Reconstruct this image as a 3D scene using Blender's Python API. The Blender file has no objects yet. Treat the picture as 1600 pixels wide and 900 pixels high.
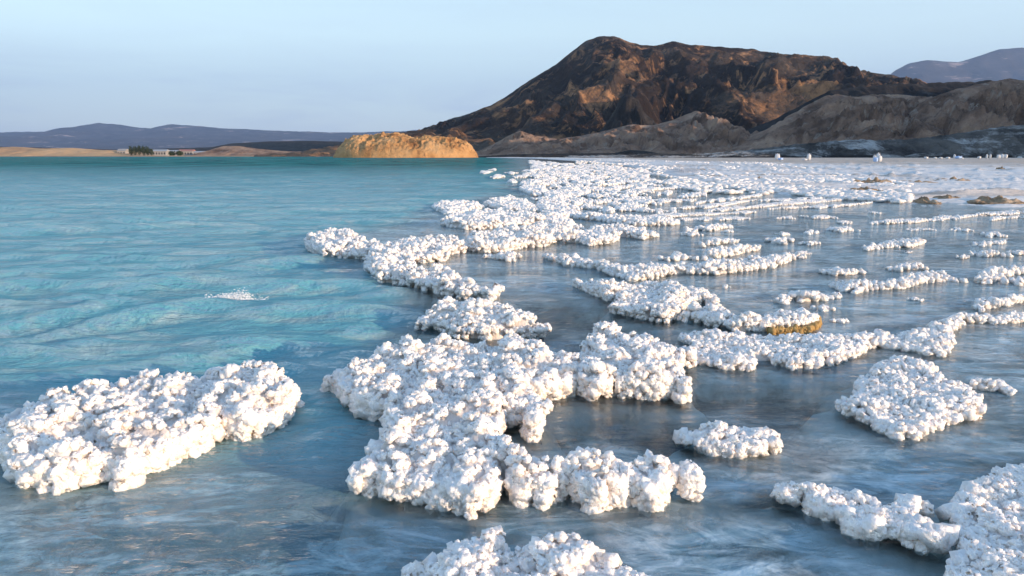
import bpy, math, random
import numpy as np
from mathutils import Vector

rng = np.random.default_rng(11)
random.seed(11)
scene = bpy.context.scene
COL = scene.collection
R = math.radians

# ------------------------------------------------------------------ camera, world, sun, exposure
CAM_H, F, HORIZON = 1.6, 1066.67, 242.5
PITCH = math.atan((450 - HORIZON) / F)
cam_d = bpy.data.cameras.new('camera')
cam_d.lens, cam_d.sensor_width, cam_d.sensor_fit = 24.0, 36.0, 'HORIZONTAL'
cam_d.clip_start, cam_d.clip_end = 0.05, 40000
cam = bpy.data.objects.new('camera', cam_d)
COL.objects.link(cam)
cam.location = (0, 0, CAM_H)
cam.rotation_euler = (math.pi / 2 - PITCH, 0, 0)
scene.camera = cam

SUN_AZ, SUN_EL = 121.0, 10.5           # degrees clockwise from the view direction, above the horizon
SUN_STRENGTH, SKY_STRENGTH, EXPOSURE = 4.2, 0.15, 0.57
SUN_DIR = Vector((math.sin(R(SUN_AZ)) * math.cos(R(SUN_EL)), math.cos(R(SUN_AZ)) * math.cos(R(SUN_EL)), math.sin(R(SUN_EL))))
sun_d = bpy.data.lights.new('sun', 'SUN')
sun_d.energy, sun_d.angle, sun_d.color = SUN_STRENGTH, R(0.5), (1.0, 0.74, 0.50)
sun = bpy.data.objects.new('sun', sun_d)
COL.objects.link(sun)
sun.rotation_euler = (-SUN_DIR).to_track_quat('-Z', 'Y').to_euler()

world = bpy.data.worlds.new('World')
scene.world = world
world.use_nodes = True
wt = world.node_tree
wt.nodes.clear()


def N(t, kind, **kw):
    n = t.nodes.new(kind)
    for k, v in kw.items():
        if k == 'inp':
            for i, val in v.items():
                n.inputs[i].default_value = val
        else:
            setattr(n, k, v)
    return n


def ramp(t, src, stops):
    n = t.nodes.new('ShaderNodeValToRGB')
    e = n.color_ramp.elements
    while len(e) < len(stops):
        e.new(0.5)
    for el, (p, c) in zip(e, stops):
        el.position = p
        el.color = (c, c, c, 1) if isinstance(c, (int, float)) else (*c, 1)
    t.links.new(src, n.inputs[0])
    return n.outputs[0]


def mixc(t, fac, a, b, mode='MIX'):
    n = t.nodes.new('ShaderNodeMix')
    n.data_type, n.blend_type = 'RGBA', mode
    for i, v in ((0, fac), (6, a), (7, b)):
        if isinstance(v, (int, float)):
            n.inputs[i].default_value = v
        elif isinstance(v, tuple):
            n.inputs[i].default_value = (*v, 1)
        else:
            t.links.new(v, n.inputs[i])
    return n.outputs[2]


def math_n(t, op, a, b=0.0, clamp=False):
    n = t.nodes.new('ShaderNodeMath')
    n.operation, n.use_clamp = op, clamp
    for i, v in ((0, a), (1, b)):
        if isinstance(v, (int, float)):
            n.inputs[i].default_value = v
        else:
            t.links.new(v, n.inputs[i])
    return n.outputs[0]


def noise(t, vec, scale, detail=4, rough=0.55, dist=0.0):
    n = N(t, 'ShaderNodeTexNoise', inp={'Scale': scale, 'Detail': detail, 'Roughness': rough, 'Distortion': dist})
    t.links.new(vec, n.inputs['Vector'])
    return n.outputs['Fac']


def mapping(t, vec, scale=(1, 1, 1), rot=(0, 0, 0), loc=(0, 0, 0)):
    n = N(t, 'ShaderNodeMapping', inp={'Scale': scale, 'Rotation': rot, 'Location': loc})
    t.links.new(vec, n.inputs['Vector'])
    return n.outputs[0]


sky = N(wt, 'ShaderNodeTexSky', sky_type='NISHITA', sun_disc=False, sun_elevation=R(SUN_EL), sun_rotation=R(SUN_AZ),
        air_density=1.0, dust_density=0.8, ozone_density=1.5, altitude=0)
tc = N(wt, 'ShaderNodeTexCoord')
sep = N(wt, 'ShaderNodeSeparateXYZ')
wt.links.new(tc.outputs['Generated'], sep.inputs[0])
cl = noise(wt, mapping(wt, tc.outputs['Generated'], (2.2, 2.2, 16), (0.05, 0.03, 0.4)), 1.6, 6, 0.6, 0.6)
veil = math_n(wt, 'MULTIPLY', ramp(wt, cl, [(0.44, 0.0), (0.66, 1.0)]), ramp(wt, sep.outputs[2], [(0.0, 0.2), (0.06, 0.55), (0.13, 0.12), (0.4, 0.06)]))
low = ramp(wt, sep.outputs[2], [(0.0, 0.80), (0.10, 0.62), (0.30, 0.45), (0.7, 0.45)])
base = mixc(wt, low, sky.outputs[0], ramp(wt, sep.outputs[2], [(0.0, (3.4, 4.15, 5.15)), (0.07, (4.3, 5.3, 5.95)), (0.16, (5.4, 6.75, 7.0)), (0.32, (4.8, 6.4, 7.1)), (0.55, (2.4, 4.2, 6.6)), (0.9, (1.6, 3.2, 5.8))]))
skycol = mixc(wt, veil, base, (2.9, 3.55, 4.6))
bg = N(wt, 'ShaderNodeBackground', inp={'Strength': SKY_STRENGTH})
wt.links.new(skycol, bg.inputs[0])
wo = N(wt, 'ShaderNodeOutputWorld')
wt.links.new(bg.outputs[0], wo.inputs[0])

vs = scene.view_settings
vs.view_transform, vs.look, vs.gamma, vs.exposure = 'Standard', 'None', 1.0, EXPOSURE
vs.use_curve_mapping = False
cy = scene.cycles
cy.max_bounces, cy.diffuse_bounces, cy.glossy_bounces = 12, 5, 3
cy.transmission_bounces, cy.transparent_max_bounces, cy.volume_bounces = 6, 12, 0
cy.use_denoising = True
cy.sample_clamp_indirect = 6.0
cy.caustics_reflective = cy.caustics_refractive = False


# ------------------------------------------------------------------ helpers
def ray(px, py):
    px, py = np.asarray(px, float), np.asarray(py, float)
    c, s = math.cos(PITCH), math.sin(PITCH)
    up = 450 - py
    return px - 800, F * c + up * s, -F * s + up * c


def ground(px, py, z=0.0):
    rx, ry, rz = ray(px, py)
    t = (z - CAM_H) / rz
    return rx * t, ry * t


def upright(px, py, D):
    rx, ry, rz = ray(px, py)
    t = D / ry
    return rx * t, CAM_H + rz * t


def hash2(ix, iy, seed):
    h = (ix.astype(np.int64) * 374761393 + iy.astype(np.int64) * 668265263 + seed * 1442695041) & 0x7fffffff
    h = ((h ^ (h >> 13)) * 1274126177) & 0x7fffffff
    return ((h ^ (h >> 16)) & 0xffff) / 65535.0


def vnoise(x, y, seed=0):
    x, y = np.broadcast_arrays(np.asarray(x, float), np.asarray(y, float))
    ix, iy = np.floor(x), np.floor(y)
    fx, fy = x - ix, y - iy
    fx, fy = fx * fx * fx * (fx * (fx * 6 - 15) + 10), fy * fy * fy * (fy * (fy * 6 - 15) + 10)
    a, b = hash2(ix, iy, seed), hash2(ix + 1, iy, seed)
    c, d = hash2(ix, iy + 1, seed), hash2(ix + 1, iy + 1, seed)
    return (a + (b - a) * fx) * (1 - fy) + (c + (d - c) * fx) * fy


def fbm(x, y, seed=0, octaves=5, gain=0.5, ridged=False):
    x, y = np.asarray(x, float), np.asarray(y, float)
    v, amp, tot = 0.0, 1.0, 0.0
    for o in range(octaves):
        n = vnoise(x, y, seed + o * 17)
        if ridged:
            n = 1 - np.abs(2 * n - 1)
        v, tot = v + n * amp, tot + amp
        amp *= gain
        x, y = x * 2.03 + 5.1 - y * 0.31, y * 2.03 + 1.7 + x * 0.15
    return v / tot


def sstep(a, b, x):
    t = np.clip((x - a) / (b - a), 0, 1)
    return t * t * (3 - 2 * t)


def mesh_obj(name, verts, faces, mat, parent=None, smooth=False, attrs=None):
    me = bpy.data.meshes.new(name)
    verts = np.asarray(verts, np.float32)
    if isinstance(faces, np.ndarray):
        n, k = faces.shape
        me.vertices.add(len(verts))
        me.vertices.foreach_set('co', verts.ravel())
        me.loops.add(n * k)
        me.loops.foreach_set('vertex_index', faces.ravel().astype(np.int32))
        me.polygons.add(n)
        me.polygons.foreach_set('loop_start', np.arange(0, n * k, k, dtype=np.int32))
        me.update(calc_edges=True)
    else:
        me.from_pydata(verts.tolist(), [], faces)
    if smooth:
        me.polygons.foreach_set('use_smooth', np.ones(len(me.polygons), bool))
    for an, av in (attrs or {}).items():
        me.attributes.new(an, 'FLOAT', 'POINT').data.foreach_set('value', np.asarray(av, np.float32).ravel())
    me.validate()
    me.materials.append(mat)
    ob = bpy.data.objects.new(name, me)
    COL.objects.link(ob)
    ob.parent = parent
    return ob


def tag(o, label=None, cat=None, group=None, kind=None):
    for k, v in (('label', label), ('category', cat), ('group', group), ('kind', kind)):
        if v:
            o[k] = v
    return o


def grid_faces(nr, nc):
    i = np.arange(nr * nc).reshape(nr, nc)
    return np.stack([i[:-1, :-1], i[:-1, 1:], i[1:, 1:], i[1:, :-1]], -1).reshape(-1, 4)


def new_mat(name):
    m = bpy.data.materials.new(name)
    m.use_nodes = True
    t = m.node_tree
    t.nodes.clear()
    out = t.nodes.new('ShaderNodeOutputMaterial')
    return m, t, out


def attr(t, name):
    return N(t, 'ShaderNodeAttribute', attribute_name=name).outputs['Fac']


def bump(t, h, strength, dist, normal=None):
    b = N(t, 'ShaderNodeBump', inp={'Strength': strength, 'Distance': dist})
    t.links.new(h, b.inputs['Height'])
    if normal is not None:
        t.links.new(normal, b.inputs['Normal'])
    return b.outputs[0]


def principled(t, col, rough, normal=None, **kw):
    p = N(t, 'ShaderNodeBsdfPrincipled', inp={'Roughness': rough, **kw})
    if isinstance(col, tuple):
        p.inputs['Base Color'].default_value = (*col, 1)
    else:
        t.links.new(col, p.inputs['Base Color'])
    if normal is not None:
        t.links.new(normal, p.inputs['Normal'])
    return p.outputs[0]


# ------------------------------------------------------------------ materials
def salt_material():
    m, t, out = new_mat('salt_crystal')
    pos = N(t, 'ShaderNodeTexCoord').outputs['Object']
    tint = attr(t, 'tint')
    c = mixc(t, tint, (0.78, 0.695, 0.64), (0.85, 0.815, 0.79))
    stain = ramp(t, noise(t, pos, 7.0, 3), [(0.58, 0.0), (0.80, 0.55)])
    c = mixc(t, stain, c, (0.76, 0.66, 0.54))
    def grains(sc, seed):
        v = N(t, 'ShaderNodeTexVoronoi', feature='F1', inp={'Scale': sc, 'Randomness': 1.0})
        t.links.new(mapping(t, pos, loc=(seed, seed * 2, 0)), v.inputs['Vector'])
        return v.outputs['Distance']
    hg = math_n(t, 'ADD', math_n(t, 'MULTIPLY', grains(55, 1), -0.012), math_n(t, 'MULTIPLY', grains(120, 3), -0.006))
    hg = math_n(t, 'ADD', hg, math_n(t, 'MULTIPLY', noise(t, pos, 22, 5, 0.7), 0.014))
    nb = bump(t, hg, 0.46, 1.0)
    p = N(t, 'ShaderNodeBsdfPrincipled', subsurface_method='BURLEY', inp={'Roughness': 0.40, 'Specular IOR Level': 0.4, 'Subsurface Weight': 0.7, 'Subsurface Scale': 0.018})
    p.inputs['Subsurface Radius'].default_value = (1.0, 0.80, 0.62)
    t.links.new(c, p.inputs['Base Color'])
    t.links.new(nb, p.inputs['Normal'])
    t.links.new(p.outputs[0], out.inputs[0])
    return m


def rock_material(name, stops, scale, bump_d, stretch=(1, 1, 1), rough=0.9, patch=None, low=None, blotch=None):
    """stops: colour ramp on the main noise; patch: (scale, lo, hi, colour); low: (z0, z1, colour) by height, ragged"""
    m, t, out = new_mat(name)
    pos = N(t, 'ShaderNodeTexCoord').outputs['Object']
    n1 = noise(t, mapping(t, pos, stretch), scale, 9, 0.62, 0.3)
    c = ramp(t, n1, stops)
    if low:
        s = N(t, 'ShaderNodeSeparateXYZ')
        t.links.new(pos, s.inputs[0])
        zz = math_n(t, 'ADD', s.outputs[2], math_n(t, 'MULTIPLY', math_n(t, 'SUBTRACT', noise(t, pos, scale * 0.7, 5), 0.5), (low[1] - low[0]) * 2.6))
        mr = N(t, 'ShaderNodeMapRange', inp={1: low[0], 2: low[1], 3: 1.0, 4: 0.0})
        t.links.new(zz, mr.inputs[0])
        c = mixc(t, mr.outputs[0], c, mixc(t, noise(t, pos, scale * 5, 6), low[2], tuple(v * 0.62 for v in low[2])))
    for p in (patch or []):
        ps = mapping(t, pos, p[4] if len(p) > 4 else (1, 1, 1), loc=(p[0] * 3e3, 7, 3))
        f = ramp(t, noise(t, ps, p[0], 11, 0.74, 0.5), [(p[1] - 0.02, 0.0), (p[2] + 0.02, 1.0)])
        c = mixc(t, f, c, p[3])
    f2 = noise(t, pos, scale * 16, 6, 0.7)
    c = mixc(t, 0.5, c, mixc(t, f2, (0.3, 0.3, 0.3), (1.2, 1.2, 1.2)), 'MULTIPLY')
    h = math_n(t, 'ADD', noise(t, pos, scale * 4, 9, 0.65), math_n(t, 'MULTIPLY', noise(t, pos, scale * 18, 5, 0.7), 0.35))
    nb = bump(t, h, 0.9, bump_d)
    t.links.new(principled(t, c, rough, nb, **{'Specular IOR Level': 0.2}), out.inputs[0])
    return m


def plain_material(name, col, rough=0.8, var=0.25, scale=3.0, bd=0.0):
    m, t, out = new_mat(name)
    pos = N(t, 'ShaderNodeTexCoord').outputs['Object']
    c = mixc(t, noise(t, pos, scale, 6, 0.6), tuple(v * (1 - var) for v in col), tuple(min(1, v * (1 + var)) for v in col))
    nb = bump(t, noise(t, pos, scale * 3, 5), 0.5, bd) if bd else None
    t.links.new(principled(t, c, rough, nb, **{'Specular IOR Level': 0.25}), out.inputs[0])
    return m


def water_material():
    m, t, out = new_mat('lake_water')
    pos = N(t, 'ShaderNodeTexCoord').outputs['Object']
    lake, far = attr(t, 'lake'), attr(t, 'far')
    # suspended salt in the water, apart from the painted ripple streaks: turquoise milk out in the lake, thin grey swirls between the salt banks
    swirl = noise(t, mapping(t, pos, (0.55, 1.3, 1), (0, 0, 0.35)), 1.1, 9, 0.66, 2.2)
    fine = noise(t, mapping(t, pos, (0.9, 1.9, 1), (0, 0, 0.35)), 3.0, 10, 0.68, 2.6)
    ripple_sheen = noise(t, mapping(t, pos, (0.16, 0.05, 1), (0, 0, 0.1)), 1.0, 8, 0.68, 0.5)  # wind-ripple reflections on the far lake, painted as light and dark teal
    deep = mixc(t, ramp(t, ripple_sheen, [(0.38, 0.0), (0.62, 1.0)]), (0.004, 0.13, 0.145), (0.04, 0.36, 0.36))
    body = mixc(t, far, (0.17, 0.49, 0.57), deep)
    milk = ramp(t, swirl, [(0.46, 0.0), (0.70, 1.0)])
    milk_lake = math_n(t, 'MULTIPLY', milk, math_n(t, 'MULTIPLY', math_n(t, 'SUBTRACT', 1.0, far), 0.75))
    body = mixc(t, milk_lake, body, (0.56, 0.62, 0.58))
    cloud = noise(t, mapping(t, pos, (0.6, 1.0, 1), (0, 0, 0.5)), 0.9, 8, 0.60, 0.8)
    pool = mixc(t, ramp(t, fine, [(0.38, 0.0), (0.70, 1.0)]), (0.21, 0.41, 0.52), (0.68, 0.79, 0.84))
    pool = mixc(t, ramp(t, cloud, [(0.48, 0.0), (0.66, 0.8)]), pool, mixc(t, fine, (0.50, 0.49, 0.46), (0.80, 0.78, 0.74)))
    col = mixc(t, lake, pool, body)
    op_pool = ramp(t, math_n(t, 'ADD', math_n(t, 'MULTIPLY', swirl, 0.6), math_n(t, 'MULTIPLY', fine, 0.4)), [(0.40, 0.08), (0.60, 0.86)])
    op_pool = math_n(t, 'MULTIPLY', op_pool, math_n(t, 'SUBTRACT', 1.0, math_n(t, 'MULTIPLY', attr(t, 'clear'), 0.96)))
    op = math_n(t, 'MAXIMUM', op_pool, math_n(t, 'MULTIPLY', lake, math_n(t, 'ADD', math_n(t, 'MULTIPLY', far, 0.25), 0.75)))
    # ripples
    r1 = noise(t, mapping(t, pos, (1.0, 2.6, 1), (0, 0, 0.22)), 3.2, 5, 0.6, 0.5)
    r2 = noise(t, mapping(t, pos, (1.0, 2.0, 1), (0, 0, -0.3)), 13.0, 4, 0.6, 0.7)
    r3 = noise(t, mapping(t, pos, (1.0, 3.0, 1), (0, 0, 0.15)), 0.55, 5, 0.6, 0.4)
    h = math_n(t, 'ADD', math_n(t, 'MULTIPLY', r1, math_n(t, 'ADD', math_n(t, 'MULTIPLY', lake, 0.05), 0.05)), math_n(t, 'MULTIPLY', r2, math_n(t, 'ADD', math_n(t, 'MULTIPLY', lake, 0.012), 0.012)))
    r4 = noise(t, mapping(t, pos, (1.0, 1.3, 1), (0, 0, 0.2)), 1.25, 6, 0.62, 0.8)
    r5 = noise(t, mapping(t, pos, (1.0, 1.0, 1), (0, 0, 0.1)), 0.26, 6, 0.62, 0.6)
    h = math_n(t, 'ADD', h, math_n(t, 'MULTIPLY', math_n(t, 'MULTIPLY', r4, lake), 0.15))
    h = math_n(t, 'ADD', h, math_n(t, 'MULTIPLY', math_n(t, 'MULTIPLY', r5, lake), math_n(t, 'MULTIPLY', far, 4.5)))
    h = math_n(t, 'ADD', h, math_n(t, 'MULTIPLY', math_n(t, 'MULTIPLY', r3, lake), math_n(t, 'ADD', math_n(t, 'MULTIPLY', far, 3.6), 0.14)))
    b = N(t, 'ShaderNodeBump', inp={'Distance': 1.0})
    t.links.new(h, b.inputs['Height'])
    t.links.new(math_n(t, 'ADD', math_n(t, 'MULTIPLY', lake, 0.45), 0.40), b.inputs['Strength'])
    nb = b.outputs[0]
    dif = N(t, 'ShaderNodeBsdfDiffuse')
    t.links.new(nb, dif.inputs['Normal'])
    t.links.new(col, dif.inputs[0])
    tr = N(t, 'ShaderNodeBsdfTransparent', inp={0: (0.76, 0.90, 0.93, 1)})
    mb = N(t, 'ShaderNodeMixShader')
    t.links.new(op, mb.inputs[0])
    t.links.new(tr.outputs[0], mb.inputs[1])
    t.links.new(dif.outputs[0], mb.inputs[2])
    gl = N(t, 'ShaderNodeBsdfGlossy', inp={'Roughness': 0.06})
    t.links.new(nb, gl.inputs['Normal'])
    fr = N(t, 'ShaderNodeFresnel', inp={'IOR': 1.34})
    t.links.new(nb, fr.inputs['Normal'])
    ms = N(t, 'ShaderNodeMixShader')
    t.links.new(fr.outputs[0], ms.inputs[0])
    t.links.new(mb.outputs[0], ms.inputs[1])
    t.links.new(gl.outputs[0], ms.inputs[2])
    t.links.new(ms.outputs[0], out.inputs[0])
    return m


def bed_material():
    m, t, out = new_mat('salt_bed')
    pos = N(t, 'ShaderNodeTexCoord').outputs['Object']
    a = noise(t, mapping(t, pos, (0.8, 1.3, 1), (0, 0, 0.3)), 1.3, 8, 0.62, 0.8)
    b = noise(t, pos, 5.0, 7, 0.65, 0.5)
    v = math_n(t, 'ADD', math_n(t, 'MULTIPLY', a, 0.68), math_n(t, 'MULTIPLY', b, 0.32))
    v = math_n(t, 'SUBTRACT', v, math_n(t, 'MULTIPLY', attr(t, 'clear'), 0.30))
    c = ramp(t, v, [(0.36, (0.03, 0.035, 0.045)), (0.44, (0.17, 0.14, 0.11)), (0.51, (0.48, 0.42, 0.35)), (0.60, (0.72, 0.67, 0.60))])
    nb = bump(t, b, 0.6, 0.05)
    t.links.new(principled(t, c, 0.8, nb), out.inputs[0])
    return m


def flat_material():
    m, t, out = new_mat('salt_flat_crust')
    pos = N(t, 'ShaderNodeTexCoord').outputs['Object']
    n1 = noise(t, mapping(t, pos, (0.16, 1.0, 1), (0, 0, 0.06)), 0.30, 8, 0.62, 0.4)
    n2 = noise(t, mapping(t, pos, (0.3, 1.0, 1)), 1.6, 6, 0.65)
    d = attr(t, 'dirt')
    c = mixc(t, n2, (0.64, 0.60, 0.575), (0.80, 0.765, 0.74))
    f = ramp(t, math_n(t, 'ADD', n1, math_n(t, 'MULTIPLY', d, 0.30)), [(0.53, 0.0), (0.66, 1.0)])
    c = mixc(t, math_n(t, 'MULTIPLY', f, 0.8), c, mixc(t, n2, (0.28, 0.17, 0.09), (0.5, 0.40, 0.31)))
    nb = bump(t, math_n(t, 'ADD', n1, math_n(t, 'MULTIPLY', n2, 0.5)), 0.9, 0.45)
    t.links.new(principled(t, c, 0.7, nb), out.inputs[0])
    return m


M_SALT = salt_material()
M_WATER = water_material()
M_BED = bed_material()
M_FLAT = flat_material()
M_OCHRE = plain_material('ochre_mineral', (0.44, 0.28, 0.11), 0.8, 0.5, 30, 0.01)
M_MOUNT = rock_material('mountain_basalt', [(0.34, (0.016, 0.011, 0.009)), (0.50, (0.042, 0.026, 0.019)), (0.60, (0.085, 0.050, 0.033)), (0.74, (0.17, 0.105, 0.065))],
                        0.009, 30, (1, 1, 0.5), low=(6, 40, (0.20, 0.15, 0.11)),
                        patch=[(0.0062, 0.555, 0.61, (0.66, 0.33, 0.15), (1, 1, 0.75)), (0.0045, 0.53, 0.60, (0.12, 0.092, 0.072), (1, 1, 0.6)), (0.024, 0.585, 0.63, (0.60, 0.31, 0.15), (1, 1, 0.4)), (0.019, 0.60, 0.66, (0.33, 0.19, 0.11))])
M_TAN = rock_material('tan_scree', [(0.36, (0.13, 0.076, 0.052)), (0.50, (0.32, 0.198, 0.137)), (0.66, (0.52, 0.345, 0.24))], 0.035, 6, (1, 1, 0.5),
                      patch=[(0.03, 0.62, 0.68, (0.06, 0.048, 0.04), (1, 1, 0.5)), (0.09, 0.58, 0.66, (0.44, 0.37, 0.31), (1, 1, 0.3)), (0.13, 0.60, 0.66, (0.07, 0.055, 0.045), (1, 1, 0.35))])
M_LAVA = rock_material('black_lava', [(0.35, (0.012, 0.010, 0.010)), (0.55, (0.032, 0.026, 0.023)), (0.75, (0.085, 0.07, 0.06))], 0.05, 3)
M_BANK = rock_material('salt_streaked_bank', [(0.35, (0.03, 0.027, 0.025)), (0.52, (0.11, 0.10, 0.092)), (0.7, (0.17, 0.15, 0.13))], 0.05, 2.5,
                       patch=[(0.035, 0.51, 0.60, (0.52, 0.51, 0.50), (0.7, 1, 1.8))], low=(0.5, 3.5, (0.022, 0.02, 0.02)))
M_ORANGE = rock_material('ochre_rock', [(0.32, (0.26, 0.12, 0.05)), (0.46, (0.62, 0.325, 0.13)), (0.70, (0.76, 0.47, 0.235))], 0.06, 2.6,
                         patch=[(0.16, 0.585, 0.64, (0.13, 0.08, 0.05)), (0.5, 0.62, 0.68, (0.10, 0.065, 0.045))])
M_FARHILL = rock_material('distant_hill_rock', [(0.35, (0.035, 0.03, 0.03)), (0.55, (0.075, 0.06, 0.055)), (0.75, (0.13, 0.10, 0.09))], 0.002, 30,
                          patch=[(0.0022, 0.58, 0.64, (0.70, 0.50, 0.42), (0.5, 0.5, 2.2))])
M_SHORE = rock_material('sandy_shore', [(0.35, (0.42, 0.25, 0.14)), (0.6, (0.60, 0.37, 0.20)), (0.8, (0.66, 0.45, 0.28))], 0.01, 1.5,
                        patch=[(0.02, 0.62, 0.66, (0.09, 0.07, 0.06), (0.3, 1, 1))])
M_MOUND = rock_material('brown_earth', [(0.32, (0.18, 0.115, 0.075)), (0.48, (0.44, 0.29, 0.175)), (0.66, (0.66, 0.50, 0.36))], 1.6, 0.12)
M_BAG = plain_material('woven_white_bag', (0.66, 0.65, 0.66), 0.6, 0.08, 6, 0.02)
M_BAGB = plain_material('blue_bag_cloth', (0.42, 0.56, 0.82), 0.6, 0.08, 6, 0.02)
M_WALL = plain_material('white_plaster', (0.34, 0.32, 0.31), 0.8, 0.12, 0.4)
M_ROOF = plain_material('pale_metal_roof', (0.34, 0.35, 0.38), 0.5, 0.1, 0.5)
M_ROOFR = plain_material('red_roof', (0.36, 0.17, 0.14), 0.6, 0.1, 0.5)
M_DARK = plain_material('dark_opening', (0.03, 0.03, 0.035), 0.4, 0.1, 1)
M_LEAF = plain_material('dark_foliage', (0.045, 0.065, 0.035), 0.8, 0.5, 0.9)
M_TRUNK = plain_material('tree_bark', (0.10, 0.07, 0.05), 0.9, 0.3, 2)
M_FOAM = plain_material('water_foam', (0.86, 0.88, 0.90), 0.35, 0.04, 30)


# ------------------------------------------------------------------ water, bed, land
BOUND_V = np.array([246, 300, 330, 380, 440, 500, 590, 680, 760, 900, 1100], float)     # edge between open lake and sheltered pools
BOUND_U = np.array([800, 812, 690, 520, 585, 640, 515, 600, 545, 560, 500], float)
bx, by = ground(BOUND_U, BOUND_V)
o = np.argsort(by)
bx_, by_ = bx[o], by[o]


def lake_mask(x, y):
    xb = np.interp(y, by_, bx_)
    w = 0.30 + 0.035 * y
    wob = (fbm(x * 0.8, y * 0.8, 5, 3) - 0.5) * 2 * w
    return 1 - sstep(-1.0, 1.0, (x + wob - xb) / w)


def waves(x, y, cell):
    z = np.zeros_like(x)
    near = 0.25 + 0.75 * sstep(2.5, 6.0, y)
    for lam, amp, ang, sd in ((3.4, 0.020, -12, 1), (2.1, 0.040, -18, 2), (1.25, 0.034, 4, 3), (0.75, 0.018, -30, 4), (0.42, 0.009, 20, 5), (6.5, 0.02, -8, 6)):
        a = R(ang)
        warp = (fbm(x / (lam * 2.2), y / (lam * 2.2), 20 + sd, 3) - 0.5) * 7.0
        ph = (x * math.sin(a) + y * math.cos(a)) * 2 * math.pi / lam + warp
        env = sstep(0.35, 0.72, fbm(x / (lam * 2.6), y / (lam * 1.5), 40 + sd, 3))
        s = (np.sin(ph) * 0.5 + 0.5) ** 2.0 - 0.35
        z += 2.3 * amp * s * (0.30 + 1.1 * env) * np.clip(lam / (cell * 5) - 0.2, 0, 1)
    return z * near


# deeper, clear spots in the sheltered pools
CLEAR = ((890, 665, .42), (980, 655, .40), (1110, 620, .50), (1230, 630, .55), (1040, 690, .30), (560, 770, .30), (500, 690, .35), (1175, 800, .14), (1480, 860, .22), (640, 500, .5), (600, 470, .6), (900, 500, .9))
# land beyond the water
xs = np.linspace(-28000, 28000, 340)
yv = np.array([860, 900, 960, 1050, 1400, 2200, 4000, 9000, 26000], float)
Xg, Yg = np.meshgrid(xs, yv, indexing='xy')
Yg = Yg + (fbm(Xg / 90, Yg / 400, 33, 4) - 0.5) * 50
Zg = np.where(np.arange(len(yv))[:, None] == 0, -0.8, 0.6 + (fbm(Xg / 200, Yg / 200, 35, 3)) * 1.2)
tag(mesh_obj('shore_land', np.stack([Xg, Yg, Zg], -1).reshape(-1, 3), grid_faces(*Xg.shape), M_SHORE, smooth=True), kind='structure')

# salt flat on the right: low crust that rises out of the shallow pools
FE_U = np.array([700, 822, 850, 900, 960, 1010, 1090, 1180, 1290, 1390, 1460, 1530, 1600, 1900, 2600], float)
FE_V = np.array([245.2, 247.2, 248.5, 251.5, 256, 266, 283, 298, 309, 317, 322, 325, 328, 345, 400], float)
fu = np.linspace(760, 2100, 400)
q = np.concatenate([np.linspace(-0.12, 0.5, 100), np.linspace(0.51, 1.0, 36)])
edge_v = np.interp(fu, FE_U, FE_V)
Vg = edge_v[None, :] + (246.0 - edge_v[None, :]) * np.sign(q)[:, None] * np.abs(q)[:, None] ** 0.9
Ug = np.broadcast_to(fu[None, :], Vg.shape)
Xf, Yf = ground(Ug, np.maximum(Vg, 245.3))
Qf = np.broadcast_to(q[:, None], Vg.shape)
Zf = -0.10 + 0.17 * sstep(-0.10, 0.10, Qf) + (fbm(Xf * 0.18, Yf * 0.75, 50, 5) - 0.5) * 0.26 * (1 - 0.6 * sstep(0.2, 0.9, Qf)) * sstep(-0.12, 0.02, Qf)
Zf += (fbm(Xf * 0.9, Yf * 1.6, 55, 4) - 0.5) * 0.16 * np.exp(-(Qf / 0.35) ** 2)
Zf += np.clip(fbm(Xf * 0.05, Yf * 0.30, 58, 4, 0.5, True) - 0.70, 0, 1) * 1.1 * sstep(0.05, 0.2, Qf) * (1 - sstep(0.85, 0.97, Qf))
Zf = np.maximum(Zf, -0.12)
dirt = sstep(0.72, 0.9, Qf) * 0.7
flat = mesh_obj('salt_flat', np.stack([Xf, Yf, Zf], -1).reshape(-1, 3), grid_faces(*Vg.shape), M_FLAT, smooth=True, attrs={'dirt': dirt})
tag(flat, kind='structure')


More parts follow.
